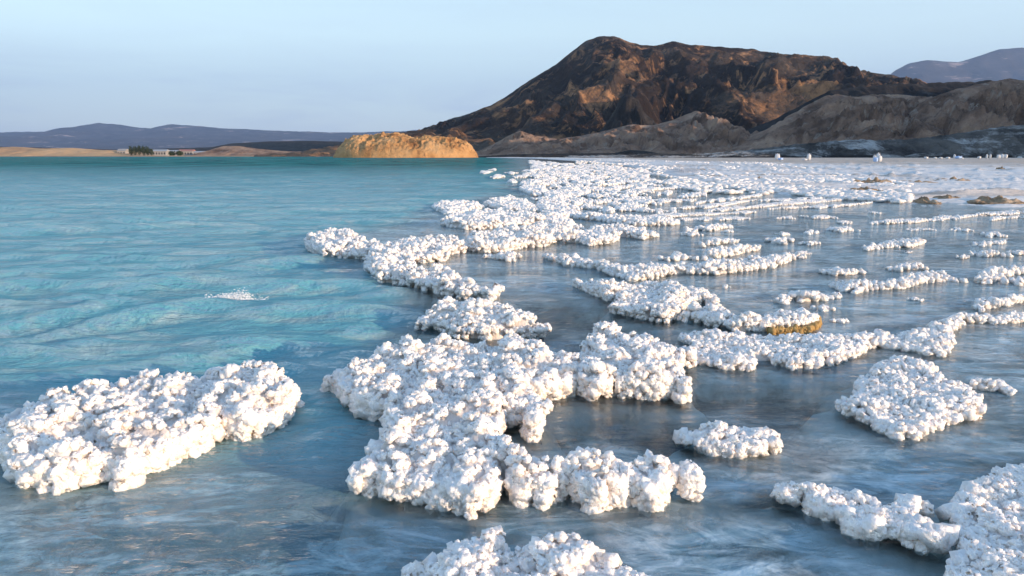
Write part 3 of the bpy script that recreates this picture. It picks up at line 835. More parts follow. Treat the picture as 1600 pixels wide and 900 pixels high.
BIG = [
 ('broad cream tinted salt island alone in open water at the lower left', 0.21,
  [(-30, 690), (-25, 655), (20, 638), (55, 622), (110, 610), (160, 598), (185, 590), (245, 588), (270, 577), (320, 580), (355, 567), (400, 563), (440, 573), (456, 590), (472, 605), (466, 640), (445, 670), (420, 685), (385, 695), (350, 690), (325, 712), (280, 728), (235, 745), (205, 766), (165, 760), (130, 770), (90, 777), (55, 772), (30, 768), (10, 745), (0, 720)]),
 ('largest salt formation, hook shaped mass filling the middle foreground around a dark pool', 0.20,
  [(512, 590), (530, 568), (560, 560), (600, 545), (630, 535), (680, 536), (720, 530), (770, 536), (800, 530), (850, 543), (895, 548), (912, 545), (910, 528), (925, 515), (950, 508), (990, 520), (1030, 528), (1070, 543), (1076, 562), (1060, 578), (1075, 590), (1081, 605), (1075, 620), (1030, 628), (980, 625), (960, 622), (930, 628), (900, 620), (860, 630), (832, 633), (845, 645), (850, 655), (835, 668), (790, 672), (775, 680), (800, 695), (815, 710), (860, 715), (890, 708), (930, 712), (970, 714), (1010, 713), (1060, 720), (1085, 735), (1093, 755), (1080, 766), (1048, 767), (1045, 795), (1015, 804), (985, 795), (935, 808), (905, 800), (890, 782), (850, 800), (805, 795), (785, 772), (778, 797), (740, 815), (700, 806), (660, 797), (610, 790), (565, 765), (562, 735), (580, 715), (575, 690), (600, 670), (605, 660), (560, 655), (540, 640), (520, 615)]),
 ('oval salt island alone in the channel just behind the hook shaped mass', 0.17,
  [(655, 493), (680, 475), (720, 466), (770, 469), (810, 480), (845, 500), (854, 515), (845, 528), (800, 531), (760, 533), (710, 529), (690, 521), (665, 510)]),
 ('zigzag salt bank whose left head juts farthest out into the turquoise lake', 0.20,
  [(475, 372), (490, 362), (530, 357), (560, 368), (575, 378), (600, 381), (645, 372), (690, 371), (720, 375), (730, 395), (700, 400), (703, 408), (660, 412), (648, 411), (650, 420), (690, 414), (715, 424), (740, 438), (775, 448), (784, 458), (770, 465), (730, 469), (690, 463), (660, 456), (630, 446), (590, 444), (569, 425), (578, 407), (545, 405), (505, 406), (480, 392)]),
 ('wide lumpy salt bank right of the zigzag bank, an oval islet off its front', 0.19,
  [(722, 380), (735, 365), (775, 358), (800, 356), (830, 352), (850, 345), (890, 340), (908, 352), (900, 360), (865, 366), (910, 366), (912, 373), (870, 378), (855, 386), (820, 388), (790, 395), (745, 396), (728, 392)]),
 ('long lumpy salt bank meeting a small breaking wave at its left tip', 0.18,
  [(685, 346), (700, 334), (740, 328), (770, 325), (800, 329), (850, 333), (890, 335), (894, 345), (860, 349), (800, 354), (770, 358), (730, 360), (700, 356)]),
 ('rounded salt island on the lake side just behind the bank with the breaking wave', 0.16,
  [(672, 325), (685, 315), (720, 312), (750, 317), (759, 325), (730, 333), (695, 336)]),
 ('salt island with a narrow left neck, wedged right of the rounded lake side island', 0.16,
  [(753, 315), (770, 308), (800, 306), (825, 312), (844, 325), (835, 333), (790, 331), (760, 323)]),
 ('curved salt bar with a broad lumpy head, along the front of the crowded far field', 0.14,
  [(835, 320), (845, 312), (880, 312), (892, 325), (905, 330), (940, 332), (990, 338), (1050, 340), (1066, 346), (1050, 353), (990, 353), (960, 350), (930, 345), (895, 342), (870, 338), (845, 335)]),
 ('branched salt islet before the curved bar, with a rounded knob on its right', 0.13,
  [(897, 378), (900, 368), (930, 352), (965, 349), (990, 355), (1025, 361), (1032, 370), (1005, 375), (975, 371), (960, 380), (920, 385)]),
 ('long low salt bar bent like a boomerang, lying across the still water', 0.115,
  [(855, 402), (870, 397), (900, 400), (945, 406), (955, 411), (985, 412), (1025, 414), (1080, 410), (1150, 405), (1200, 399), (1240, 395), (1252, 402), (1230, 412), (1210, 420), (1120, 430), (1060, 428), (1020, 438), (985, 440), (950, 431), (930, 421), (880, 417)]),
 ('wedge of salt touching the back of the boomerang bar', 0.12, [(1092, 398), (1110, 388), (1150, 384), (1187, 381), (1191, 388), (1160, 398), (1120, 405), (1100, 404)]),
 ('slim salt islet just behind the wedge at the back of the boomerang bar', 0.10, [(1088, 378), (1110, 373), (1150, 371), (1155, 379), (1120, 384), (1095, 383)]),
 ('two lobed salt bank with a fat rounded lobe overhanging blue water at its front', 0.15,
  [(893, 447), (905, 437), (960, 440), (1040, 441), (1100, 447), (1123, 462), (1120, 474), (1080, 480), (1062, 488), (1064, 500), (1040, 506), (1010, 501), (970, 493), (952, 480), (970, 470), (945, 472), (925, 463)]),
 ('salt bank with a golden ochre mineral edge at its right end', 0.14,
  [(1064, 484), (1090, 475), (1120, 479), (1150, 488), (1185, 490), (1225, 482), (1255, 477), (1277, 487), (1279, 507), (1265, 515), (1200, 519), (1150, 518), (1110, 511), (1075, 502)]),
 ('longest salt ridge, curving from the middle pools to the right edge of the picture', 0.078,
  [(1055, 530), (1070, 518), (1110, 516), (1160, 520), (1220, 524), (1290, 520), (1350, 520), (1400, 519), (1440, 510), (1480, 492), (1510, 490), (1560, 490), (1615, 484), (1615, 505), (1560, 508), (1510, 505), (1490, 520), (1490, 545), (1475, 560), (1440, 555), (1410, 550), (1370, 545), (1330, 565), (1290, 576), (1240, 580), (1210, 571), (1185, 566), (1180, 580), (1140, 580), (1090, 571), (1075, 556), (1075, 540)]),
 ('salt bar at the right edge just behind the longest ridge', 0.09, [(1505, 478), (1520, 468), (1560, 464), (1615, 455), (1615, 468), (1570, 481), (1530, 487)]),
 ('flat shield shaped salt plate with a narrow arm pointing right', 0.085,
  [(1292, 630), (1300, 622), (1330, 614), (1335, 600), (1330, 588), (1365, 575), (1370, 560), (1400, 556), (1450, 560), (1468, 570), (1460, 580), (1480, 590), (1520, 590), (1560, 588), (1596, 602), (1590, 612), (1555, 614), (1515, 611), (1532, 620), (1546, 635), (1535, 655), (1490, 665), (1465, 676), (1440, 691), (1400, 691), (1370, 676), (1340, 661), (1310, 646)]),
 ('small thick salt islet alone in dark water right of the hook shaped mass', 0.105,
  [(1065, 680), (1085, 667), (1110, 658), (1140, 661), (1190, 667), (1223, 685), (1215, 696), (1190, 705), (1200, 716), (1160, 720), (1120, 716), (1090, 710), (1080, 695)]),
 ('slanting wedge of salt near the bottom edge with a knobbly raised right end', 0.115,
  [(1212, 765), (1225, 755), (1270, 757), (1300, 754), (1345, 763), (1380, 777), (1400, 779), (1430, 771), (1438, 790), (1438, 825), (1456, 831), (1457, 847), (1436, 855), (1420, 846), (1360, 851), (1320, 837), (1300, 820), (1260, 807), (1225, 787)]),
 ('large knobbly salt mass cut off by the bottom right corner of the picture', 0.11,
  [(1478, 800), (1490, 775), (1500, 755), (1540, 735), (1580, 720), (1650, 712), (1720, 720), (1720, 980), (1500, 980), (1478, 890), (1500, 860), (1485, 830)]),
 ('nearest salt formation, a bluish white mound cut off by the bottom edge', 0.15,
  [(620, 900), (625, 878), (660, 865), (690, 862), (700, 845), (740, 835), (780, 832), (800, 848), (840, 838), (880, 839), (930, 845), (970, 868), (1000, 880), (1030, 897), (1060, 940), (1040, 1000), (850, 1020), (680, 1000), (600, 950)]),
 ('ragged chain of low salt lumps in the right hand pool', 0.09, [(1348, 384), (1365, 380), (1385, 376), (1410, 374), (1440, 374), (1444, 382), (1425, 388), (1380, 388), (1352, 389)]),
 ('straight salt bar rising to the right in the pool above the longest ridge', 0.095,
  [(1292, 447), (1305, 440), (1345, 440), (1390, 437), (1430, 427), (1470, 424), (1502, 433), (1490, 440), (1440, 446), (1420, 453), (1360, 456), (1340, 461), (1310, 457)]),
 ('squat double lump of salt near the right edge, beside two cut off lumps', 0.10, [(1520, 432), (1540, 420), (1560, 421), (1572, 435), (1550, 445), (1530, 444)]),
 ('upper of two salt lumps cut off by the right edge beside the squat double lump', 0.10, [(1560, 422), (1580, 416), (1615, 416), (1615, 428), (1575, 431)]),
 ('lower of two salt lumps cut off by the right edge beside the squat double lump', 0.08, [(1578, 438), (1595, 433), (1615, 433), (1615, 444), (1585, 444)]),
 ('sloping salt islet in the still water behind the wedge islet, three small knobs along it', 0.10, [(1078, 357), (1095, 353), (1120, 349), (1143, 350), (1145, 356), (1110, 362), (1085, 361)]),
 ('salt island at the lake edge of the crowded far field, flat and broad', 0.16, [(810, 297), (815, 290), (850, 290), (856, 300), (840, 307), (825, 304)]),
 ('salt island right of the flat broad one at the edge of the crowded far field', 0.15, [(846, 302), (862, 297), (888, 300), (898, 308), (880, 313), (855, 311)]),
]
OVALS = [   # cx, cy, rx, ry, height, label
 (782, 400, 26, 7, 0.11, 'oval salt islet just off the front of the wide lumpy bank'),
 (1059, 401, 18, 6.5, 0.10, 'single oval lump of salt behind the middle of the boomerang bar'),
 (1082, 366, 14, 4.5, 0.08, 'small salt lump just in front of the sloping islet with three knobs'),
 (1137, 361, 7, 3, 0.07, 'tiny salt lump at the right end of the sloping islet with three knobs'),
 (1229, 340, 12, 2.6, 0.07, 'thin salt streak standing left of a longer streak in the right pool'),
 (1285, 339, 25, 3, 0.08, 'longer thin salt streak in the upper right pool'),
 (1367, 332, 6, 2.4, 0.07, 'tiny salt speck highest up in the open part of the right pool'),
 (1318, 347, 9, 3, 0.07, 'pair of tiny salt lumps just above the slim white islet'),
 (1315, 359, 25, 5, 0.08, 'slim white salt islet below a pair of tiny lumps'),
 (1265, 362, 8.5, 4, 0.08, 'small salt lump left of the slim white islet'),
 (1225, 366, 10, 3.2, 0.07, 'small salt lump just behind another slightly larger one in the pool'),
 (1216, 376, 15, 6, 0.08, 'pointed salt lump just in front of a smaller one in the pool'),
 (1266, 380, 13, 4, 0.07, 'small flat salt lump below the lump left of the slim islet'),
 (1255, 395, 12, 4.5, 0.08, 'small salt lump beyond the right tip of the boomerang bar'),
 (1428, 359, 9, 2.6, 0.06, 'left one of two little salt lumps side by side, middle of the right pool'),
 (1449, 358, 9, 3, 0.06, 'right one of two little salt lumps side by side, middle of the right pool'),
 (1496, 358, 6.5, 3, 0.06, 'left one of two specks of salt below the far right bar'),
 (1511, 360, 6.5, 2.6, 0.06, 'right one of two specks of salt below the far right bar'),
 (1552, 366, 15, 5, 0.08, 'upper of two salt lumps near the right edge of the pool'),
 (1543, 380, 16, 4.6, 0.08, 'lower of two salt lumps near the right edge of the pool'),
 (1547, 397, 25, 5, 0.09, 'flat elongated salt islet near the right edge, below two lumps'),
 (1504, 401, 5.5, 3, 0.06, 'tiny round salt knob left of the flat elongated islet'),
 (1593, 395, 14, 3.2, 0.06, 'faint low salt streak right of the flat elongated islet'),
 (1316, 425, 27, 7, 0.10, 'oval salt islet above the left end of the straight rising bar'),
 (1420, 417, 29, 6, 0.08, 'low salt islet just behind the straight rising bar'),
 (1252, 464, 44, 11, 0.12, 'plump oval salt islet behind the ochre edged bank'),
 (1287, 482, 10, 5, 0.08, 'small salt lump touching the ochre edged bank at its right end'),
 (1314, 501, 7, 5, 0.08, 'lone brownish salt knob in the water right of the ochre edge'),
 (1430, 468, 8, 3, 0.05, 'barely showing salt lump alone below the straight rising bar'),
 (1419, 394, 4, 1.6, 0.04, 'barely showing salt speck under the ragged chain of lumps'),
 (1133, 448, 5, 3.5, 0.05, 'barely showing salt speck between the boomerang bar and the two lobed bank'),
 (758, 269, 9, 3, 0.13, 'leftmost far salt islet in the turquoise lake'),
 (770, 265, 5.5, 2, 0.12, 'smallest far salt islet, just behind the leftmost one'),
 (779, 275.5, 11, 3.4, 0.13, 'nearer far salt islet right of the leftmost one in the lake'),
 (800, 270.5, 9, 2.6, 0.12, 'far salt islet in the lake midway between leftmost islet and crowded field'),
 (811, 276, 7.5, 2.6, 0.12, 'small far salt islet close to the left edge of the crowded field'),
 (801, 283, 9, 3.2, 0.13, 'nearest of the scattered far islets in the lake, beside the flat broad island'),
 (823, 267, 6, 2, 0.12, 'tiny far salt islet touching the crowded field'),
]
BARS = [
 ([(1000, 339), (1060, 336), (1140, 333), (1182, 331)], 5, 'straight salt rib just behind the tip of the curved bar'),
 ([(1058, 343), (1120, 342), (1173, 341)], 5, 'nearest straight salt rib at the end of the curved bar'),
 ([(1050, 326), (1100, 323), (1140, 318), (1180, 312)], 5.5, 'salt rib bending up to the right in the ribbed shallows'),
 ([(1105, 329), (1160, 325), (1220, 318), (1290, 313), (1350, 308)], 6, 'longest salt rib in the ribbed shallows before the salt flat'),
 ([(1200, 326), (1280, 323), (1320, 321), (1364, 316)], 5.5, 'salt rib along the dark pool edge, nearest to the white flat'),
 ([(1185, 313), (1240, 312), (1290, 309)], 5, 'short salt rib between the longest rib and the white flat'),
 ([(1085, 317), (1110, 314), (1150, 310), (1192, 304)], 6, 'lumpy salt rib in the middle of the ribbed shallows'),
 ([(1062, 307), (1085, 304), (1105, 303)], 7, 'stubby salt rib in the middle of the ribbed shallows'),
 ([(1025, 303), (1052, 300)], 6, 'short stubby salt rib near the crowded far field'),
 ([(985, 297), (1080, 292), (1172, 285)], 5.5, 'straight far salt rib bordering the blue pool in the shallows'),
 ([(985, 312), (1040, 314), (1082, 313)], 6, 'salt rib joining the crowded field to the ribbed shallows'),
 ([(965, 324), (1030, 330), (1058, 331)], 7, 'dark backed salt rib at the front of the crowded field'),
 ([(1180, 301), (1215, 298), (1255, 298)], 5, 'short far salt rib close to the white flat'),
 ([(1358, 348), (1400, 346), (1450, 344), (1470, 341), (1502, 338)], 7, 'long salt bar across the far side of the right pool'),
 ([(1488, 341), (1530, 335), (1610, 331)], 6, 'salt bar reaching the right edge behind the long pool bar'),
 ([(1545, 342), (1575, 340), (1610, 338)], 6, 'short salt bar at the right edge in front of the brown mounds'),
]

for i, (lab, H, pts) in enumerate(BIG):
    formation(pts, H, lab, 'salt formations in the shallow water',
              ochre=[(1203, 519), (1235, 518), (1265, 516), (1279, 508), (1278, 498)] if 'golden ochre' in lab else None)
for cx_, cy_, rx_, ry_, H, lab in OVALS:
    dd_ = float(np.hypot(*ground(cx_, cy_, 0)))
    formation(ell(cx_, cy_, rx_, ry_), min(H, 1.15 * ry_ * dd_ / F), lab, 'small salt islets')
for pts, th, lab in BARS:
    formation(strip(pts, th), min(0.12, 0.6 * th * float(np.hypot(*ground(pts[0][0], pts[0][1], 0))) / F), lab, 'salt ribs in the shallows')

# the crowded far field between lake and flat
FIELD = np.array([(826, 251), (900, 257), (985, 268), (1030, 285), (1000, 300), (1010, 322), (960, 328), (900, 326), (850, 312), (862, 297), (856, 288), (820, 288), (838, 280), (818, 274), (832, 262)], float)
placed = []
tries = 0
while len(placed) < 270 and tries < 20000:
    tries += 1
    u, v = rng.uniform(810, 1040), 250 + 78 * rng.random() ** 1.5
    if not poly_inside(np.array([u]), np.array([v]), FIELD)[0]:
        continue
    sc_ = (v - 242) / 80
    rx_, ry_ = (4.5 + 21 * sc_) * rng.uniform(0.5, 1.3), (0.9 + 4.6 * sc_) * rng.uniform(0.7, 1.2)
    if any(abs(u - a) / (rx_ + c) + abs(v - b) / (ry_ + d) < 0.80 for a, b, c, d in placed):
        continue
    placed.append((u, v, rx_, ry_))
for u, v, rx_, ry_ in placed:
    formation(ell(u, v, rx_, ry_, 9), min(0.15, 1.3 * ry_ * float(np.hypot(*ground(u, v, 0))) / F), 'white salt lump in the crowded far field where lake and salt flat meet', 'salt lumps crowded in the far field', rscale=1.05)

# rows of tiny crust lumps between the ribs and the white flat: too many to count
def crust_rows():
    n = 7500
    u, q = rng.uniform(900, 1420, n), rng.random(n) ** 1.2
    row = np.round((q + 0.04 * np.sin(u / 70)) * 26) / 26
    v0, v1 = np.interp(u, [900, 1000, 1100, 1200, 1420], [248, 250, 252, 256, 285]), np.interp(u, [900, 1000, 1100, 1200, 1420], [262, 280, 303, 306, 318])
    v = v0 + (v1 - v0) * (row + rng.normal(0, 0.006, n)) + 0.012 * (1000 - u) * (row - 0.5)
    keep = fbm(u / 38, row * 26 * 0.7, 611, 3) > 0.47
    x, y = ground(u[keep], v[keep], 0.05)
    iv, jf = ico(0)
    m = len(x)
    r = 0.05 + 0.0022 * np.hypot(x, y) * rng.uniform(0.5, 1.3, m)
    r = np.minimum(r, 0.22)
    sc3 = np.stack([r * rng.uniform(1.0, 1.9, m), r * rng.uniform(0.8, 1.3, m), r * rng.uniform(0.6, 1.0, m)], -1)
    zc = 0.03 + fbm(x * 0.18, y * 0.75, 50, 5) * 0.08
    V = iv[None] * (1 + rng.normal(0, 0.14, (m, 12, 1))) * sc3[:, None] + np.stack([x, y, zc], -1)[:, None]
    Fc = (jf[None] + (np.arange(m) * 12)[:, None, None]).reshape(-1, 3)
    o_ = mesh_obj('salt_crust', V.reshape(-1, 3), Fc, M_SALT, attrs={'tint': rng.random(m * 12)})
    tag(o_, 'rows of tiny salt lumps merging into the white flat', kind='stuff')


crust_rows()


# ------------------------------------------------------------------ water and bed
def skirt(X, Y):
    S = np.zeros(X.shape)
    for W in FOOT:
        lo, hi = W.min(0) - 0.5, W.max(0) + 0.5
        k = (X > lo[0]) & (X < hi[0]) & (Y > lo[1]) & (Y < hi[1])
        if k.any():
            x, y = X[k], Y[k]
            d = np.where(poly_inside(x, y, W), 0, poly_dist(x, y, W))
            d = d * (0.55 + 0.9 * fbm(x * 3, y * 3, 77, 3))
            S[k] = np.maximum(S[k], 1 - sstep(0.02, 0.30, d))
    return S


ys = np.geomspace(0.8, 1150.0, 400)
ts = np.linspace(-1.1, 1.1, 270)
Y, T = np.meshgrid(ys, ts, indexing='ij')
X = T * (Y + 0.8)
LK = lake_mask(X, Y)
LK = LK * (0.35 + 0.65 * sstep(2.0, 4.4, Y + 0.25 * X + 0.8 * (fbm(X, Y, 8, 3) - 0.5)))
CLR = np.zeros_like(X)
for pu, pv, pr in CLEAR:
    qx, qy = ground(pu, pv)
    CLR = np.maximum(CLR, np.exp(-(((X - qx) / (1.5 * pr)) ** 2 + ((Y - qy) / pr) ** 2)))
SKIRT = skirt(X, Y)
CLR = np.clip(CLR * (0.45 + 1.1 * fbm(X * 2.2, Y * 3.4, 15, 4)) + 0.40 * SKIRT, 0, 1)
cell = 0.014 * Y
Z = waves(X, Y, cell) * (0.10 + 0.90 * LK)
Z += (fbm(X * 5, Y * 9, 90, 3) - 0.5) * 0.012 * np.clip(0.1 / cell, 0, 1)
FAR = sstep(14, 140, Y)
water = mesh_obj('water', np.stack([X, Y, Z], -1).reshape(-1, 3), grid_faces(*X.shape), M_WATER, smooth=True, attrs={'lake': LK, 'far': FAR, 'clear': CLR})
tag(water, kind='structure')


def wave_z(x, y):
    x, y = np.atleast_1d(np.asarray(x, float)), np.atleast_1d(np.asarray(y, float))
    return waves(x, y, 0.012 * y) * (0.10 + 0.90 * lake_mask(x, y))


ys2 = np.concatenate([np.geomspace(0.9, 120, 210), [400, 1000, 3000, 26000]])
ts2 = np.linspace(-1.3, 1.3, 190)
Y, T = np.meshgrid(ys2, ts2, indexing='ij')
X = T * (Y + 1.0)
LK = lake_mask(X, Y)
near_left = 1 - sstep(3.0, 6.0, Y)
Zb = -0.13 - 0.60 * LK * (1 - 0.75 * near_left) + (fbm(X * 1.6, Y * 1.6, 70, 5) - 0.5) * 0.16 * np.clip(3 / Y, 0.05, 1)
CLB = np.zeros_like(X)
for pu, pv, pr in CLEAR:
    qx, qy = ground(pu, pv)
    CLB = np.maximum(CLB, np.exp(-(((X - qx) / (1.5 * pr)) ** 2 + ((Y - qy) / pr) ** 2)))
SK = skirt(X, Y)
Zb = np.minimum(Zb, -0.06) - 0.22 * CLB
Zb = Zb * (1 - SK) + SK * (-0.05 - 0.10 * (1 - SK))
Zb = np.where(Y > 300, -1.0, Zb)
tag(mesh_obj('lake_bed', np.stack([X, Y, Zb], -1).reshape(-1, 3), grid_faces(*X.shape), M_BED, smooth=True, attrs={'clear': CLB * (1 - SK) - 0.45 * SK}), kind='structure')

# ------------------------------------------------------------------ brown earth mounds on the salt flat
def mound(u, v, w_px, h_px, label, seed, peaks=3):
    x, y = ground(u, v, 0.05)
    x, y = float(x), float(y)
    d = math.hypot(x, y)
    w, h = w_px * d / F, 0.78 * h_px * d / F
    n = 44
    g = np.linspace(-1, 1, n)
    A, B = np.meshgrid(g, g, indexing='xy')
    rad = np.hypot(A, B)
    z = np.zeros_like(A)
    r2 = np.random.default_rng(seed)
    for k in range(peaks * 5):
        ax, ay, sg, hh = r2.uniform(-0.72, 0.72), r2.uniform(-0.6, 0.6), r2.uniform(0.06, 0.2), r2.uniform(0.35, 0.8)
        z = np.maximum(z, hh * (1 - 0.5 * abs(ax)) * np.clip(1 - ((A - ax) ** 2 + (B - ay) ** 2) / (4 * sg * sg), 0, 1) ** 0.8)
    k = 1.0 if peaks > 2 else 0.6
    z = np.maximum(z, np.exp(-(A - 0.1) ** 2 / 0.02 * k - B ** 2 / 0.06))
    z = z * (1 - sstep(0.6, 1.0, rad)) * (0.55 + 0.9 * fbm(A * 5 + seed, B * 5, seed, 5, 0.65))
    z = h * z / z.max() + (fbm(A * 11, B * 11, seed + 4, 3) - 0.5) * h * 0.4 * (rad < 0.9) - 0.16 * (rad > 0.93)
    V = np.stack([A * w / 2, B * max(w * 0.4, 0.8), z], -1).reshape(-1, 3)
    ob = mesh_obj('earth_mound', V, grid_faces(n, n), M_MOUND)
    ob.location = (x, y, 0.05)
    tag(ob, label, 'mound', 'brown earth mounds on the salt flat')


for a in ((1365, 287, 70, 12, 'peaked brown earth mound on the white flat, pointed top standing above its neighbours', 1, 3),
          (1350, 300, 62, 10, 'low golden earth mound nearer than the peaked mound, beside the ribbed shallows', 2, 4),
          (1444, 315, 32, 9, 'small golden cone of earth at the pool edge', 3, 1),
          (1478, 312, 50, 9, 'brown earth heap right behind the small golden cone', 4, 3),
          (1556, 316, 74, 12, 'broadest brown earth mound at the far right by the pool edge', 5, 4),
          (1485, 283, 62, 8, 'far greyish earth mound right of the peaked one', 6, 3),
          (1430, 285, 60, 4.5, 'flat line of earth between the peaked mound and the far greyish one', 7, 4),
          (1564, 265, 12, 6, 'solitary small brown mound out on the far flat', 8, 1),
          (1100, 266, 84, 5, 'far brown earth strip at the left of the white flat', 9, 5),
          (1183, 280, 60, 7, 'mottled earth strip before the far brown strip, on the white flat', 10, 4),
          (1253, 287, 26, 4, 'tiny tan earth patch standing left of the peaked mound', 11, 2)):
    mound(*a)


# ------------------------------------------------------------------ bulk bags waiting on the flat
def bag(x, y, w, h, rz, mat=None, label=None, group='filled salt bags on the far flat', name='salt_bag', z0=0.04):
    v, f = ico(2)
    p = np.sign(v) * np.abs(v) ** 0.55
    p = p / np.abs(p).max(0)
    bulge = 1 + 0.10 * np.cos(p[:, 2] * 1.4) + 0.06 * (vnoise(v[:, 0] * 3 + x, v[:, 1] * 3 + v[:, 2] * 2, 9) - 0.5)
    V = np.stack([p[:, 0] * w / 2 * bulge, p[:, 1] * w / 2 * bulge, (p[:, 2] * 0.5 + 0.5) * h], -1)
    ob = mesh_obj(name, V, f, mat or M_BAG, smooth=True)
    ob.location, ob.rotation_euler = (x, y, z0), (0, 0, rz)
    tag(ob, label, 'bag', group)
    neck = np.array([(math.cos(a) * r * w, math.sin(a) * r * w, zz * h) for r, zz in ((0.18, 0.97), (0.10, 1.05), (0.16, 1.14)) for a in np.linspace(0, 2 * math.pi, 9)[:-1]])
    nf = [(i + 8 * k, (i + 1) % 8 + 8 * k, (i + 1) % 8 + 8 * (k + 1), i + 8 * (k + 1)) for k in range(2) for i in range(8)] + [tuple(range(16, 24))]
    mesh_obj('tied_neck', neck, nf, mat or M_BAG, ob, smooth=True)
    for sx in (-1, 1):
        for sy in (-1, 1):
            lp = []
            for k in range(7):
                a = math.pi * k / 6
                cx0, cz0 = sx * (0.36 - 0.12 * math.cos(a)) * w, (0.92 + 0.16 * math.sin(a)) * h
                lp += [(cx0, sy * 0.38 * w - 0.03 * w, cz0), (cx0, sy * 0.38 * w + 0.03 * w, cz0), (cx0, sy * 0.38 * w, cz0 + 0.05 * w)]
            lf = [(k * 3 + i, k * 3 + (i + 1) % 3, k * 3 + 3 + (i + 1) % 3, k * 3 + 3 + i) for k in range(6) for i in range(3)]
            mesh_obj('lifting_loop', np.array(lp), lf, mat or M_BAG, ob)
    return ob


def bag_px(u, v, wpx, hpx, label, mat=None, dv=0.0, z0=0.04):
    x, y = ground(u, v, 0.05)
    d = float(math.hypot(x, y)) * (0.8 if u > 1400 else 0.92)
    return bag(float(x), float(y), wpx * d / F, hpx * d / F, rng.uniform(0, 1.5), mat, label, z0=z0)


bag_px(1368, 253.2, 5.5, 6.5, 'pale blue sack at the front left of the big bag pile on the flat', M_BAGB)
bag_px(1374, 253.0, 5, 9, 'tall white sack at the front right of the big bag pile on the flat')
bag_px(1371.5, 252.4, 5, 11.5, 'tallest white sack at the back of the big bag pile on the flat')
bag_px(1366, 252.2, 4.2, 8.5, 'narrow white sack at the back left of the big bag pile on the flat')
bag_px(1214.5, 250.0, 6.5, 9, 'white upright sack left of a lower blue one, leftmost on the flat')
bag_px(1219.5, 250.2, 6.5, 3.5, 'low bluish sack leaning beside the leftmost upright sack', M_BAGB)
bag_px(1263.5, 250.3, 5, 9, 'lone white upright sack between the leftmost pair and the big pile')
bag_px(1257.5, 250.5, 6, 2.2, 'flat white sack lying beside the lone upright sack')
for u, w, h, lab in ((1447, 5, 3, 'leftmost'), (1461, 4, 2.4, 'second'), (1470, 4, 2.4, 'third'), (1481, 5, 2.6, 'rightmost')):
    bag_px(u, 248.0, w, h, 'small white sack, %s in the loose row of four left of the blue heap' % lab)
bag_px(1491, 247.6, 3, 6, 'thin upright white sack directly left of the blue heap')
bag_px(1497.5, 248.2, 8, 4.2, 'wide pale blue heap of sacks at the foot of the dark bank', M_BAGB)
bag_px(1503, 248.4, 3.5, 2, 'small white sack right of the wide blue heap')
bag_px(1530, 247.8, 4, 3.5, 'single white sack between the blue heap and the paired uprights')
bag_px(1541.5, 248.0, 2.6, 6.5, 'left one of two thin white uprights far on the right')
bag_px(1547, 248.0, 2.6, 6.5, 'right one of two thin white uprights far on the right')
bag_px(1560, 247.6, 4.5, 5.5, 'left white sack of the far right row of three')
bag_px(1565.5, 247.4, 4.5, 6, 'middle white sack of the far right row of three')
bag_px(1571, 247.6, 4.5, 6, 'right white sack of the far right row of three')
bag_px(1593, 247.2, 5, 2.4, 'rightmost small white sack at the right edge of the flat')


# ------------------------------------------------------------------ far shore: grove and low buildings
def box(x0, x1, y0, y1, z0, z1):
    v = [(x, y, z) for x in (x0, x1) for y in (y0, y1) for z in (z0, z1)]
    return np.array(v, float), [(0, 1, 3, 2), (4, 6, 7, 5), (0, 4, 5, 1), (2, 3, 7, 6), (0, 2, 6, 4), (1, 5, 7, 3)]


def shed(u0, u1, vtop, D, label, roof=M_ROOF, nwin=4):
    (xa, zt), (xb, _) = upright(u0, vtop, D), upright(u1, vtop, D)
    w, h, dp = float(xb - xa), max(float(zt) - 0.8, 2.4), 12.0
    root = bpy.data.objects.new('shore_building', None)
    COL.objects.link(root)
    root.location = (float(xa + xb) / 2, D, 0.8)
    tag(root, label, 'building', 'low buildings on the far shore')
    v, f = box(-w / 2, w / 2, -dp / 2, dp / 2, -1.5, h * 0.72)
    mesh_obj('wall', v, f, M_WALL, root)
    rv = np.array([(-w / 2 - .5, -dp / 2 - .5, h * .72 + .01), (w / 2 + .5, -dp / 2 - .5, h * .72 + .01), (w / 2 + .5, dp / 2 + .5, h * .72 + .01), (-w / 2 - .5, dp / 2 + .5, h * .72 + .01), (-w / 2 - .5, 0, h), (w / 2 + .5, 0, h)])
    mesh_obj('roof', rv, [(0, 1, 5, 4), (2, 3, 4, 5), (0, 4, 3), (1, 2, 5), (0, 3, 2, 1)], roof, root)
    for i in range(nwin):
        xc = -w / 2 + w * (i + .5) / nwin
        v, f = box(xc - w / nwin * .22, xc + w / nwin * .22, -dp / 2 - .06, -dp / 2 + .1, h * .22, h * .52)
        mesh_obj('door' if i == nwin // 2 else 'window', v, f, M_DARK, root)


shed(237, 262, 233.5, 960, 'long pale shed right of the dark tree grove on the far shore', nwin=6)
shed(264, 280, 234.5, 975, 'short pale shed right of the long shed on the far shore')
shed(281, 303, 233.5, 985, 'shed with a red roof among the pale sheds on the far shore', M_ROOFR, 5)
shed(305, 330, 236.0, 970, 'low white shed beside the sandy mound on the far shore', nwin=6)
shed(186, 199, 232.5, 960, 'small pale house left of the dark tree grove on the far shore', M_WALL, 3)


